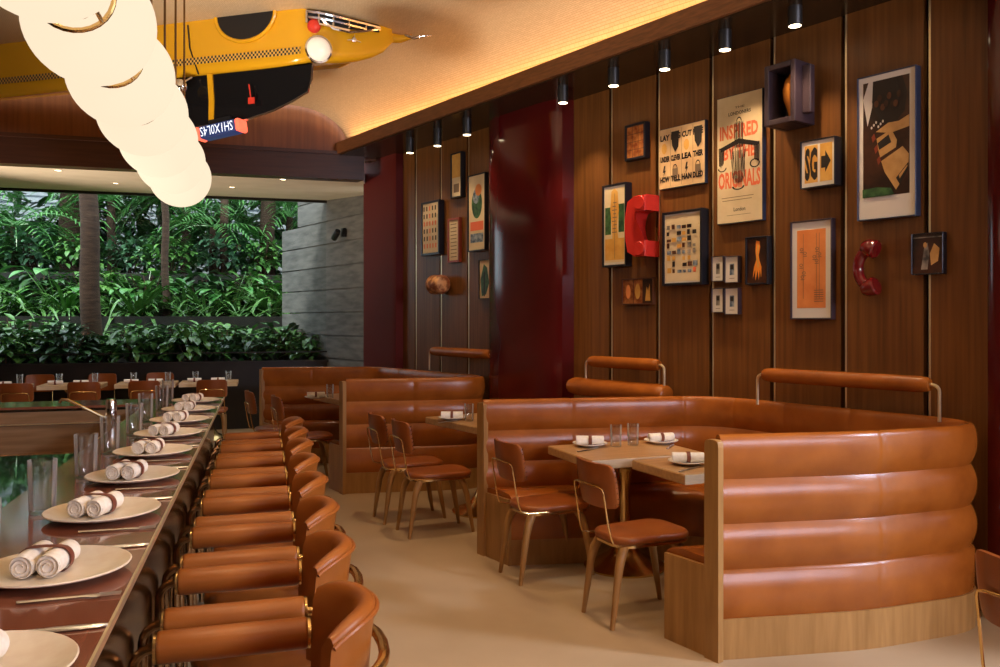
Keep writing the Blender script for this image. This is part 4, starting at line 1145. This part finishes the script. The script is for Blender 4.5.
def art_tiles(a):
    for i in range(1, 3): a.rect(i / 3 - .01, 0, i / 3 + .01, 1, 'frame_brown')
    for i in range(1, 4): a.rect(0, i / 4 - .008, 1, i / 4 + .008, 'frame_brown')
frame('framed_relief', 'small brown frame of copper tiles, high up at the left of the middle wall', 624.5, 645, 126, 161.5, 'frame_black', .018, .06, art=art_tiles, base='copper')
def art_yellow(a):
    a.rect(.02, .38, .32, .75, 'photo_green'); a.rect(.70, .40, .98, .78, 'photo_green')
    a.poly([(.34, .96), (.5, 1), (.66, .95), (.72, .7), (.62, .5), (.7, .3), (.4, .3), (.36, .5), (.28, .72)], 'gold_print')
    a.rect(.02, .03, .98, .32, 'gold_print')
    a.rect(.5, .05, .52, .93, 'ink_soft')
    for i in range(9): a.rect(.38 + .03 * (i % 3), .40 + .05 * i, .62 - .04 * (i % 2), .412 + .05 * i, 'ink_soft')
frame('framed_artwork', 'tall black framed yellow and green artwork, left of the bright red handset', 602, 626, 186, 267.5, 'frame_black', .016, .07, .03, art=art_yellow, base='paper')
def art_trip(a):
    a.rect(.34, 0, .36, 1, 'frame_brown'); a.rect(.66, 0, .68, 1, 'frame_brown'); a.rect(.68, 0, 1, 1, 'photo_dark')
    a.poly([(.75, .1), (.8, .7), (.85, .5), (.9, .8), (.92, .1)], 'gold_print'); a.ell(.18, .5, .08, .3, 'orange_print'); a.ell(.5, .5, .09, .32, 'gold_print')
frame('framed_relief', 'small copper triptych low on the wall under the bright red handset', 621.5, 653, 279, 305, 'frame_brown', .010, .035, art=art_trip, base='copper')
def art_collage(a):
    r2 = random.Random(5)
    for i in range(8):
        for j in range(6):
            if r2.random() < .18: continue
            m = r2.choice(['photo_blue', 'photo_grey', 'ink', 'photo_blue', 'photo_dark', 'gold_print', 'vermilion', 'photo_grey', 'frame_brown'])
            x = .06 + .15 * j; z = .13 + .094 * i; a.rect(x, z, x + r2.uniform(.07, .13), z + r2.uniform(.04, .082), m)
frame('framed_collage', 'framed collage of many small pictures on cream paper in a wide navy frame', 662, 702, 213, 286, 'frame_black', .018, .08, .02, art=art_collage, base='paper', mount_m='mat_white')
for (u0, u1, vt, vb, lb) in ((711.3, 723, 256.5, 281.5, 'upper left'), (724.3, 738, 256.5, 283, 'upper right'), (711.3, 723, 288.5, 312.5, 'lower left'), (724.3, 738, 288, 314.5, 'lower right')):
    def art_s(a, lb=lb):
        a.rect(.33, .28, .68, .72, 'photo_grey' if 'left' in lb else 'photo_blue'); a.rect(.38, .5, .62, .68, 'ink')
        a.rect(.3, .14, .7, .16, 'ink_soft')
    frame('small_framed_print', 'tiny white framed print, ' + lb + ' of the block of four', u0, u1, vt, vb, 'frame_plum', .004, .045, art=art_s, base='mat_white', group='block of four tiny prints')
def art_flame(a):
    a.poly([(.45, .95), (.62, .93), (.66, .8), (.58, .62), (.62, .5), (.72, .35), (.70, .12), (.64, .3), (.58, .06), (.52, .28), (.42, .05), (.40, .3), (.28, .1), (.34, .36), (.46, .52), (.42, .72)], 'flame')
    a.poly([(.52, .88), (.60, .82), (.52, .6), (.60, .4), (.54, .32), (.48, .5), (.47, .7)], 'gold_print')
frame('framed_photograph', 'black framed photograph of a flame coloured flower, right of the four tiny prints', 745, 768, 237.5, 285, 'frame_black', .012, .05, art=art_flame, base='photo_dark')
# left of the large red column
def art_lines(a):
    for i in range(6):
        for j in range(5): a.rect(.08 + .18 * j, .10 + .15 * i, .08 + .18 * j + .07, .10 + .15 * i + .09, 'ink' if (i * j + i) % 3 else 'vermilion')
frame('framed_print', 'cream print of small dark marks in a wide black frame, leftmost on the wall', 421, 439, 203, 256, 'frame_black', .022, .07, art=art_lines, base='paper')
def art_two(a): a.rect(0, .45, 1, 1, 'gold_print'); a.rect(.2, .1, .8, .3, 'ink_soft')
frame('framed_print', 'narrow brown print in a dark frame, highest on the wall left of the red column', 450.5, 461, 154, 199, 'frame_black', .014, .06, art=art_two, base='paper')
def art_red(a):
    for i in range(10): a.rect(.15, .08 + .09 * i, .8, .10 + .09 * i, 'ink_soft')
frame('framed_print', 'small cream document in a red brown frame, left of the red column', 447.5, 459, 219, 263, 'frame_red', .022, .04, art=art_red, base='paper')
def art_green(a):
    a.ell(.5, .62, .32, .2, 'photo_green'); a.ell(.45, .72, .2, .1, 'photo_blue'); a.rect(.1, .26, .9, .38, 'vermilion'); a.rect(.1, .1, .9, .22, 'photo_blue'); a.ell(.6, .8, .2, .08, 'orange_print')
frame('framed_print', 'tall pale poster with a green figure in a black frame, beside the red column', 467.5, 485, 176, 252, 'frame_black', .012, .05, art=art_green, base='paper')
def art_plant(a): a.poly([(.2, .05), (.1, .5), (.4, .9), (.7, .8), (.9, .4), (.6, .1)], 'photo_green'); a.rect(.4, .05, .5, .7, 'ink')
frame('framed_print', 'small picture of green leaves, tucked low against the red column', 478.5, 490, 260, 299, 'frame_black', .006, .03, art=art_plant, base='paper')

# patterned drum
P = wall_hit(439, .10); h = .10
root = empty('paper_drum', (P.x, P.y, zat(284.5, P.y)), WALLZ, 'round orange patterned drum hanging low on the wall, leftmost group', 'drum')
MB().lathe([(0, -.11), (.096, -.11), (.10, -.10), (.10, .04), (.096, .07), (.08, .09), (0, .10)], 28, Matrix.Rotation(PI / 2, 4, 'Y')).build('shell', M['drum'], root)
MB().lathe([(.1005, -.09), (.103, -.088), (.103, -.078), (.1005, -.076)], 28, Matrix.Rotation(PI / 2, 4, 'Y'), cap=False).build('hoop', M['copper'], root)
MB().box((0, .085, 0), (.03, .03, .03)).build('wall_fixing', M['black'], root)

# dark red telephone handset
P = wall_hit(858, .07); zc = zat(268.5, P.y)
root = empty('telephone_handset', (P.x, P.y, zc), WALLZ, 'glossy dark red telephone handset fixed to the wall, beside the orange drawing', 'telephone')
pts = []; rs = []
for i in range(25):
    t = -1 + 2 * i / 24; a = t * 1.25
    pts.append(Vector((.118 - .118 * math.cos(a) , 0, .118 * math.sin(a) / math.sin(1.25)))); rs.append(.031 + .004 * abs(t))
MB().tube(pts, rs, 16).build('handle', M['phone_red'], root, smooth=60)
for sg in (-1, 1):
    X_ = tr_(.074, 0, sg * .118) @ Matrix.Rotation(PI / 2 + sg * .30, 4, 'Y')
    MB().lathe([(0, -.045), (.036, -.042), (.050, -.018), (.056, .02), (.056, .035), (.048, .044), (0, .042)], 24, X_).build('earpiece' if sg > 0 else 'mouthpiece', M['phone_red'], root, smooth=40)
MB().tube([(-.008, 0.02, 0), (-.008, .07, 0)], .012, 8).build('wall_fixing', M['black'], root)

# large bright red handset sculpture
P = wall_hit(642, .03); zc = zat(228, P.y)
root = empty('red_handset_sculpture', (P.x, P.y, zc), WALLZ, 'oversized bright red handset sculpture, right of the yellow and green artwork', 'sculpture')
prof2 = []
for i in range(13):
    a = PI / 2 + PI * i / 12; prof2.append((.10 + .14 * math.cos(a) , .22 * math.sin(a)))
outer = [(.20, .235), (.06, .235)] + [(-.03 + .0 - .04 * math.sin(PI * t), .20 - .40 * t) for t in (0, .2, .35, .5, .65, .8, 1)] + [(.06, -.235), (.20, -.235), (.20, -.115), (.085, -.115)] + [(.055 - .035 * math.sin(PI * t), -.10 + .20 * t) for t in (0, .25, .5, .75, 1)] + [(.085, .115), (.20, .115)]
n = len(outer); mb = MB()
yb0, yb1 = .02, -.14
def rg(y, k): 
    cxm, czm = .06, 0
    return [(x, y, z * k) for x, z in outer]
mb.grid([rg(yb0, 1), rg(yb1 + .02, 1), [(x * .98 + .001, yb1 + .006, z * .985) for x, z in outer], [(x * .96 + .002, yb1, z * .97) for x, z in outer]], close_v=True)
bm = bmesh.new(); vs = [bm.verts.new((x * .96 + .002, yb1, z * .97)) for x, z in outer]; fce = bm.faces.new(vs); r_ = bmesh.ops.triangulate(bm, faces=[fce]); bm.verts.index_update()
mb.add([v.co.copy() for v in bm.verts], [[v.index for v in f.verts] for f in bm.faces]); bm.free()
mb.xf(Matrix.Diagonal((.80, 1, 1, 1))); mb.build('shell', M['cradle_red'], root, smooth=40)
for sg in (-1, 1):
    MB().lathe([(0, .0), (.05, 0), (.055, .006), (.05, .012), (0, .010)], 20, tr_(.105, yb1 - .001, sg * .175) @ Matrix.Rotation(PI / 2, 4, 'X')).build('speaker_cap', M['cradle_red'], root)

# dark display box with an amber vase
P0 = wall_hit(764, .22); P1 = wall_hit(795, .22); w = (P1 - P0).length; zt = zat(67, P0.y); zb = zat(127, P0.y); h = zt - zb; o0 = P0 - Wn * .22
root = empty('display_box', (o0.x, o0.y, zb), WALLZ, 'deep plum coloured wall box holding an amber ornament, high on the wall', 'display box')
t_ = .035; D_ = .22
bx = MB()
for c_, d_ in (((t_ / 2, -D_ / 2, h / 2), (t_, D_, h)), ((w - t_ / 2, -D_ / 2, h / 2), (t_, D_, h)), ((w / 2, -D_ / 2, t_ / 2), (w - 2 * t_, D_, t_)), ((w / 2, -D_ / 2, h - t_ / 2), (w - 2 * t_, D_, t_)), ((w / 2, -.01, h / 2), (w - 2 * t_, .02, h - 2 * t_))):
    bx.box(c_, d_, bev=.004, seg=1)
bx.build('case', M['frame_plum'], root, smooth=0)
MB().box((w + .03, -.12, h * .53), (.06, .05, h * .78), bev=.006, seg=1).build('side_panel', M['frame_plum'], root, smooth=0)
MB().box((w / 2, -.03, h / 2), (w - 2 * t_, .01, h - 2 * t_)).build('lining', M['black'], root, smooth=0)
r2 = empty('amber_ornament', o0 + Vector((Wd.x, Wd.y, 0)) * (-w * .70) + Wn * .13 + Vector((0, 0, zb + t_)), WALLZ, 'amber oval ornament standing inside the deep plum wall box', 'ornament')
MB().lathe([(0, 0), (.025, 0), (.03, .02), (.04, .06), (.062, .12), (.068, .18), (.055, .24), (.03, .27), (.026, .285), (.02, .285), (0, .28)], 24).build('vase', M['amber'], r2)

# ------------------------------------------------------------------ track spotlights
sp0 = None
SPN = ['leftmost', 'second from the left', 'third from the left', 'just right of the red column top', 'above the framed copper tiles', 'above the square tan poster', 'above the tall cream poster', 'rightmost']
LIGHTS = []
for i, (u, v) in enumerate(((410, 153), (437.5, 146), (467, 135), (563, 103), (613.6, 86), (664.6, 69.6), (725, 50), (795, 26))):
    k = (u - HU) / F; Y = 5.55 / (k + .762); z = zat(v, Y)
    lb = 'black cylinder spotlight under the dark ceiling strip, ' + SPN[i]
    if sp0 is None:
        sp0 = empty('ceiling_spotlight', (k * Y, Y, z), 0, lb, 'spotlight', 'black spotlights along the picture wall')
        MB().lathe([(.030, .0), (.040, 0), (.042, .004), (.042, .185), (.036, .19), (.012, .19), (.012, .27), (0, .27)], 20).lathe([(.034, .0), (.034, .03), (0, .031)], 20, cap=False).build('housing', M['black'], sp0)
        MB().lathe([(0, -.001), (.036, -.001), (.037, .003), (0, .004)], 20, cap=False).build('lens', M['lens'], sp0)
    else: copy_tree(sp0, (k * Y, Y, z), None, lb)
    LIGHTS.append((k * Y, Y, z))

# ------------------------------------------------------------------ pendant of opal globes over the bar
DZ = .85; PZ = EYE + DZ; PS_ = -.4736
proot = empty('globe_pendant', bar(PS_, 3.3, PZ), BARZ, 'long pendant of glowing opal globes hanging over the bar counter', 'pendant lamp')
offs = [.003356 - .00073 + .00073 * k for k in range(7)]
qs = []
for of in offs:
    Y = F * DZ * of; qs.append((Y - .2777 * PS_) / .9607)
R_ = .208 * DZ
GLOBES = []
for i, q in enumerate(qs):
    y = q - 3.3
    MB().ball((0, y, 0), R_, 40, 24).build('globe', M['globe'], proot, smooth=80)
    GLOBES.append(bar(PS_, q, PZ))
for i in range(7):
    y = qs[i] - 3.3 + .00073 * F * DZ / .9607 / 2
    cl_ = MB()
    for yy in (-.045, .045):
        cl_.tube([(.098 * math.cos(2 * PI * k / 28), y + yy, .098 * math.sin(2 * PI * k / 28)) for k in range(28)], .007, 8, closed=True)
    for k in range(4):
        a = PI / 4 + PI / 2 * k; cl_.tube([(.098 * math.cos(a), y - .045, .098 * math.sin(a)), (.098 * math.cos(a), y + .045, .098 * math.sin(a))], .006, 6)
    cc = cl_.build('collar', M['brass'], proot)
    MB().tube([(0, y, .098), (0, y, 4.02 - PZ)], .006, 8).build('hanging_rod', M['brass_dark'], proot)

# ------------------------------------------------------------------ the taxi on the ceiling (upside down, one flank towards the bar)
SD = Vector((-.96, .28, 0)); WDIR = Vector((.28, .92, .27)); N0 = Vector((-1.57, 6.42, 0))
def N(s, z, w=0.0): 
    p = N0 + SD * s + WDIR * w; return Vector((p.x, p.y, z + WDIR.z * w))
troot = Vector((-2.2, 7.0, 4.02))
tx = empty('yellow_taxi', troot, 0, 'yellow taxi mounted upside down on the ceiling', 'car')
def tb(mb, name, m, parent=tx, **k): return mb.shift(troot).build(name, m, parent, **k)
plan = []       # (x, y, z of the lower edge), from the tail round the nose to the far flank
for i in range(13):
    s = 3.9 - 3.8 * i / 12; p = N(s, 0); plan.append((p.x, p.y, 3.545 + .004 * i))
plan += [(-1.545, 6.42, 3.60), (-1.46, 6.445, 3.615), (-1.36, 6.50, 3.635), (-1.24, 6.59, 3.655), (-1.12, 6.68, 3.69), (-1.03, 6.755, 3.74), (-.96, 6.82, 3.80), (-.905, 6.88, 3.89)]
plan += [(-.93, 7.0, 3.97), (-1.05, 7.22, 3.97), (-1.3, 7.42, 3.92)]
for i in range(7):
    p = N(.2 + 3.7 * i / 6, 0, 1.12); plan.append((p.x, p.y, 3.88))
cx_ = sum(p[0] for p in plan) / len(plan); cy_ = sum(p[1] for p in plan) / len(plan)
def inset(p, d):
    v = Vector((cx_ - p[0], cy_ - p[1])); l = v.length; return (p[0] + v.x / l * d, p[1] + v.y / l * d)
rows = []
for d, f in ((.0, 1.0), (0, .5), (-.008, .22), (0, .10), (.012, .03), (.04, 0.0), (.09, -.012)):
    rows.append([(*inset(p, d), p[2] + (4.03 - p[2]) * f) for p in plan])
bd = MB().grid(rows, close_v=True)
bd.add(rows[-1] + [(cx_ + .0, cy_, 3.70)], [[i, (i + 1) % len(plan), len(plan)] for i in range(len(plan))])
body = tb(bd, 'body', M['yellow'], smooth=55)
# checker stripe along the flank
mb = MB(); vs = []; 
me_rows = []
for i in range(41):
    s = 3.85 - 3.865 * i / 40; me_rows.append([N(s, 3.660, 0) - Vector((.28, .96, 0)) * .012, N(s, 3.715, 0) - Vector((.28, .96, 0)) * .012])
mb.grid(me_rows); so = tb(mb, 'checker_stripe', M['checker'], smooth=0)
uvl = so.data.uv_layers.new(name='UVMap')
for poly in so.data.polygons:
    for li in poly.loop_indices:
        vi = so.data.loops[li].vertex_index; i, j = divmod(vi, 2)
        uvl.data[li].uv = (i * (3.75 / 40) / .0162, j * 3)
# door seam
OUT = -Vector((.28, .96, 0))
MB().tube([N(1.02, 3.99) + OUT * .006, N(1.0, 3.80) + OUT * .008, N(.92, 3.58) + OUT * .004], .006, 6).shift(troot).build('door_seam', M['black'], tx)
# wheel arch: a black patch set proud for the shaded opening, with a flared lip
ar = [N(.48 + .27 * math.cos(PI * i / 16), 4.02 - .215 * math.sin(PI * i / 16)) for i in range(17)]
mb = MB().poly([p + OUT * .014 for p in ar]); mb.add([p + OUT * .014 for p in ar] + [p - OUT * .05 for p in ar], [[i, i + 1, 18 + i, 17 + i] for i in range(16)])
tb(mb, 'arch_shade_patch', M['black'], smooth=0)
MB().tube([p + OUT * .012 for p in ar], .016, 8).shift(troot).build('arch_lip', M['yellow'], body)
# glasshouse: dark glass with a curved roof line
gp = [(-.10, 3.575), (-.085, 3.46), (-.05, 3.37), (.083, 3.31), (.26, 3.245), (.534, 3.185), (1.05, 3.155), (1.75, 3.16), (1.95, 3.2), (2.15, 3.56)]
rows = [[N(s, z, .03 + (3.56 - z) * .10) for s, z in gp], [N(s + .34 * max(0, 1 - s / 1.2), z, .62) + Vector((0, 0, .06)) for s, z in gp]]
mb = MB().grid(rows, close_v=True, caps=True); tb(mb, 'windows', M['car_glass'], smooth=30)
# roof skin with chrome drip rail, pillars
rl = [N(s, z - .008, .03 + (3.56 - z) * .10) + OUT * .004 for s, z in gp[:9]]
MB().tube(rl, .009, 6).shift(troot).build('drip_rail', M['chrome'], tx)
mb = MB().grid([[N(s + .05, z - .006, .08), N(s + .12, z - .006, .3) + Vector((0, 0, .03)), N(s + .2, z - .004, .58) + Vector((0, 0, .06))] for s, z in gp[4:8]]); tb(mb, 'roof', M['black'], smooth=40)
for s in (.83, 1.75):
    pts = [N(s, 3.575, .02), N(s, 3.36, .045), N(s + .02, 3.155, .07)]
    mb = MB(); rr = [[p + SD * .024 + OUT * .006, p - SD * .024 + OUT * .006, p - SD * .024 - OUT * .02, p + SD * .024 - OUT * .02] for p in pts]
    mb.grid(rr, close_v=True, caps=True); tb(mb, 'pillar', M['yellow'], smooth=0)
# round wing mirror and meter flag
mb = MB().lathe([(0, 0), (.055, 0), (.06, .012), (.05, .03), (0, .04)], 20, tr_(*(N(1.02, 3.46) + OUT * .10)) @ Matrix.Rotation(PI / 2 + .2, 4, 'X')).tube([N(.97, 3.555) + OUT * .02, N(1.0, 3.50) + OUT * .08, N(1.02, 3.46) + OUT * .09], .008, 6)
tb(mb, 'wing_mirror', M['chrome'], smooth=50)
p = N(.43, 3.33) + OUT * .0
mb = MB().box(p, (.055, .012, .05), rz=-.28).tube([p + Vector((-.005, 0, .02)), p + Vector((-.02, 0, .13))], .006, 6)
tb(mb, 'meter_flag', M['red_lens'], smooth=0)
# nose: headlamp, indicator, grille, badge, far bumper tip
hd = Vector((.35, -.92, -.12)).normalized()
def facing(p, d): return tr_(*p) @ d.to_track_quat('Z', 'Y').to_matrix().to_4x4()
hp = Vector((-1.425, 6.44, 3.705))
mb = MB().lathe([(.100, -.06), (.108, .0), (.106, .012), (.094, .016)], 28, facing(hp, hd), cap=False); tb(mb, 'lamp_ring', M['chrome'], smooth=50)
mb = MB().lathe([(.096, .0), (.09, .02), (.06, .036), (.03, .042), (0, .044)], 28, facing(hp, hd), cap=False)
lampo = tb(mb, 'headlamp', M['lamp_glass'], smooth=60)
mb = MB().lathe([(.052, -.02), (.05, .012), (.03, .024), (0, .028)], 20, facing(Vector((-1.455, 6.425, 3.885)), hd), cap=False); tb(mb, 'indicator', M['red_lens'], smooth=60)
fr_c = [Vector((-1.52, 6.415, 0)), Vector((-1.43, 6.44, 0)), Vector((-1.33, 6.505, 0)), Vector((-1.22, 6.59, 0)), Vector((-1.10, 6.685, 0)), Vector((-1.0, 6.765, 0))]
fo = Vector((.55, -.83, 0)) * .02
gr = MB()
for k, (zz, a0, a1) in enumerate(((3.985, 0, 5), (3.945, 0, 4), (3.90, 1, 3))):
    gr.tube([p + fo + Vector((0, 0, zz)) for p in fr_c[a0:a1 + 1]], .013, 6)
for i in range(0, 5):
    p = fr_c[i] + fo; gr.tube([p + Vector((0, 0, 4.0)), p + Vector((0, 0, 3.90 + .02 * max(0, i - 2)))], .008, 6)
gr.tube([fr_c[1] + fo + Vector((0, 0, 3.95)), fr_c[2] + fo + Vector((0, 0, 3.885)), fr_c[3] + fo + Vector((0, 0, 3.885)), fr_c[4] + fo + Vector((0, 0, 3.93)), fr_c[5] + fo + Vector((0, 0, 3.975))], .012, 6)
tb(gr, 'grille', M['chrome'], smooth=50)
gb = MB().grid([[p + fo * .55 + Vector((0, 0, 4.01)), p + fo * .55 + Vector((0, 0, 3.90 + .016 * max(0, i - 2)))] for i, p in enumerate(fr_c)]); tb(gb, 'grille_backing', M['black'], smooth=0)
bp_ = Vector((-1.185, 6.615, 3.835)) + fo
mb = MB().lathe([(0, 0), (.022, 0), (.018, .008), (0, .01)], 16, facing(bp_, Vector((.5, -.8, -.1)).normalized()))
mb.tube([bp_ + Vector((-.05, -.03, -.012)), bp_, bp_ + Vector((.05, .03, -.01))], [.003, .007, .003], 6).tube([bp_, bp_ + Vector((.005, 0, .045))], [.006, .002], 6)
tb(mb, 'badge', M['chrome'], smooth=50)
mb = MB().tube([(-.95, 6.92, 3.965), (-.84, 6.93, 3.955), (-.74, 6.92, 3.972)], [.045, .035, .018], 10); tb(mb, 'far_wing', M['yellow'], smooth=60)
mb = MB().tube([(-.80, 6.90, 3.98), (-.72, 6.90, 3.955), (-.66, 6.91, 3.97), (-.58, 6.93, 3.985)], [.012, .016, .012, .004], 8); tb(mb, 'bumper_tip', M['chrome'], smooth=60)
# illuminated roof sign
sa, sb_ = N(.95, 3.083, .05), N(.54, 3.138, .05)
mid = (sa + sb_) / 2; dx = (sb_ - sa); L_ = dx.length; dxn = dx.normalized(); oy = Vector((.28, .96, 0)).normalized(); oz = dxn.cross(oy).normalized()
X_ = Matrix(((dxn.x, oy.x, oz.x, mid.x), (dxn.y, oy.y, oz.y, mid.y), (dxn.z, oy.z, oz.z, mid.z), (0, 0, 0, 1)))
mb = MB().box((0, 0, 0), (L_ * .80, .12, .10), bev=.012, mtx=X_); sg_ = tb(mb, 'roof_sign', M['sign_face'], smooth=30)
mb = MB(); text_mesh(mb, 'SH1X0L4S', -L_ * .37, -.038, .076, L_ * .74, y=-.063, flip=True); mb.xf(X_); tb(mb, 'lettering', M['sign_text'], sg_, smooth=0, recalc=False)
for sg in (-1, 1):
    mb = MB().box((sg * L_ * .46, 0, 0), (L_ * .11, .13, .105), bev=.02, mtx=X_ @ tr_(sg * L_ * .46, 0, 0) @ Matrix.Diagonal((L_ * .11 , .12, .115, 1)) if False else X_ @ tr_(sg * L_ * .46, 0, 0)); tb(mb, 'marker_lamp', M['red_lit'], sg_, smooth=30)
mb = MB().box((0, 0, .06), (L_ * .5, .06, .05), mtx=X_ @ tr_(0, .02, .075)); tb(mb, 'sign_bracket', M['black'], sg_, smooth=0)

# slim dark hanging frame seen beside the pendant rods
fy = 2.6
pa = [Vector(p) for p in ((-1.62, 3.9, 3.095), (-1.405, 3.9, 2.80))]
# ------------------------------------------------------------------ recessed downlights in the soffit
for i, (u, v) in enumerate(((58, 170.3), (115.5, 183), (232, 187), (283, 179.3))):
    # ray onto the sloping soffit plane
    Y = 9.6
    for it in range(30):
        k = (u - HU) / F; X = k * Y; d = (Y - FAC(X)) / (WIN(X) - FAC(X)); z = 3.20 + .17 * d; Y = F * (z - EYE) / (HV - v)
    root = empty('recessed_downlight', (k * Y, Y, z), 0, 'small recessed downlight in the pale soffit, ' + ORD[i] + ' from the left', 'downlight', 'downlights in the pale soffit')
    MB().lathe([(.03, .006), (.032, -.004), (.045, -.006), (.047, -.001), (.047, .006)], 20, cap=False).build('trim_ring', M['soffit'], root)
    MB().lathe([(0, .001), (.032, -.001)], 20, cap=False).build('lens', M['lens'], root)

# ------------------------------------------------------------------ light
def lamp(name, typ, loc, energy, col, **k):
    d = bpy.data.lights.new(name, typ); d.energy = energy; d.color = col
    o = bpy.data.objects.new(name, d); C.objects.link(o); o.location = loc
    for a, v in k.items():
        if a == 'rot': o.rotation_euler = v
        elif a == 'to': o.rotation_euler = (Vector(v) - Vector(loc)).to_track_quat('-Z', 'Y').to_euler()
        else: setattr(d, a, v)
    return o
WARM = (1.0, .66, .34)
# LED strip in the cove
n = 6
for i in range(n):
    p0 = lip_pt(-1.0, -.075, 3.60); p1 = end_on(p0, Wd, FAC, -.1)
    a = p0.lerp(p1, i / n); b_ = p0.lerp(p1, (i + 1) / n); c_ = (a + b_) / 2
    o = lamp('cove_strip', 'AREA', c_, 4.2, (1.0, .47, .14), shape='RECTANGLE', size=(b_ - a).length, size_y=.03)
    o.rotation_euler = (PI, 0, math.atan2(Wd.y, Wd.x))
# end of the cove over the garden soffit
# spots
for i, (x, y, z) in enumerate(LIGHTS):
    lamp('spot_beam', 'SPOT', (x, y, z - .01), 42 if i > 2 else 18, (1.0, .72, .42), to=(x + .42, y + .32, 1.2), spot_size=1.3, spot_blend=.8, shadow_soft_size=.04)
# fill spots added under the main ceiling to brighten the room, no fittings
for (x, y, e) in ((.2, 4.4, 90), (.7, 2.6, 50), (-.5, 6.0, 100), (1.7, 3.1, 70), (-1.6, 7.4, 70), (-.2, 1.0, 70), (-3.0, 4.0, 70), (-1.0, 2.6, 70)):
    lamp('room_fill_spot', 'SPOT', (x, y, 3.95), e, (1.0, .70, .40), to=(x, y, 0), spot_size=1.5, spot_blend=.9, shadow_soft_size=.06)
# soffit downlights
for (x, y) in ((-5.2, 9.3), (-3.9, 9.9), (-2.5, 10.3)):
    lamp('soffit_beam', 'SPOT', (x, y, 3.15), 40, (1.0, .75, .48), to=(x, y, 0), spot_size=1.6, spot_blend=.8, shadow_soft_size=.05)
# daylight through the window wall behind the camera
lamp('window_daylight', 'AREA', (5.8, -3.2, 3.25), 340, (.80, .80, 1.0), shape='RECTANGLE', size=3.6, size_y=.5, to=(1.5, 4.0, 1.0))
lamp('clerestory_daylight', 'AREA', (5.4, 2.35, 3.75), 230, (.66, .78, 1.0), shape='SQUARE', size=.5, to=(-.2, 4.3, 0))
# fill spots added out of view to brighten ceiling, taxi and soffit
lamp('ceiling_fill_spot', 'SPOT', (-3.0, 3.2, 1.0), 1000, (1.0, .86, .68), to=(-1.6, 5.2, 4.0), spot_size=1.45, spot_blend=1.0, shadow_soft_size=.15)
lamp('ceiling_fill_spot', 'SPOT', (2.4, 1.3, 1.2), 520, (1.0, .86, .68), to=(.9, 3.3, 4.0), spot_size=1.3, spot_blend=1.0, shadow_soft_size=.15)
lamp('soffit_fill_spot', 'SPOT', (-7.2, 7.3, .9), 800, (1.0, .80, .58), to=(-3.9, 9.6, 3.3), spot_size=1.0, spot_blend=1.0, shadow_soft_size=.1)  # added fill for the soffit, no fitting
# sky over the garden
w = bpy.data.worlds.new('sky'); bpy.context.scene.world = w; w.use_nodes = True
bg = w.node_tree.nodes['Background']; bg.inputs['Color'].default_value = (.80, .90, 1.0, 1); bg.inputs['Strength'].default_value = 2.6
sun = lamp('garden_sun', 'SUN', (-6, 16, 12), 4.0, (1.0, .97, .9), angle=.25); sun.rotation_euler = (math.radians(24), math.radians(-14), 0)

# ------------------------------------------------------------------ camera
cam = bpy.data.cameras.new('camera'); co = bpy.data.objects.new('camera', cam); C.objects.link(co)
cam.sensor_width = 36; cam.lens = F * 36 / 1000; cam.shift_y = -13.5 / 1000; cam.clip_start = .05
co.location = (0, 0, EYE); co.rotation_euler = (PI / 2, 0, 0)
sc = bpy.context.scene; sc.camera = co
sc.view_settings.view_transform = 'Standard'; sc.view_settings.look = 'None'; sc.view_settings.gamma = 1; sc.view_settings.exposure = 0.14
sc.view_settings.use_curve_mapping = False
sc.cycles.use_denoising = True
sc.cycles.max_bounces = 8; sc.cycles.transparent_max_bounces = 8; sc.cycles.transmission_bounces = 6; sc.cycles.glossy_bounces = 5; sc.cycles.diffuse_bounces = 4
sc.cycles.sample_clamp_indirect = 6.0; sc.cycles.caustics_reflective = False; sc.cycles.caustics_refractive = False
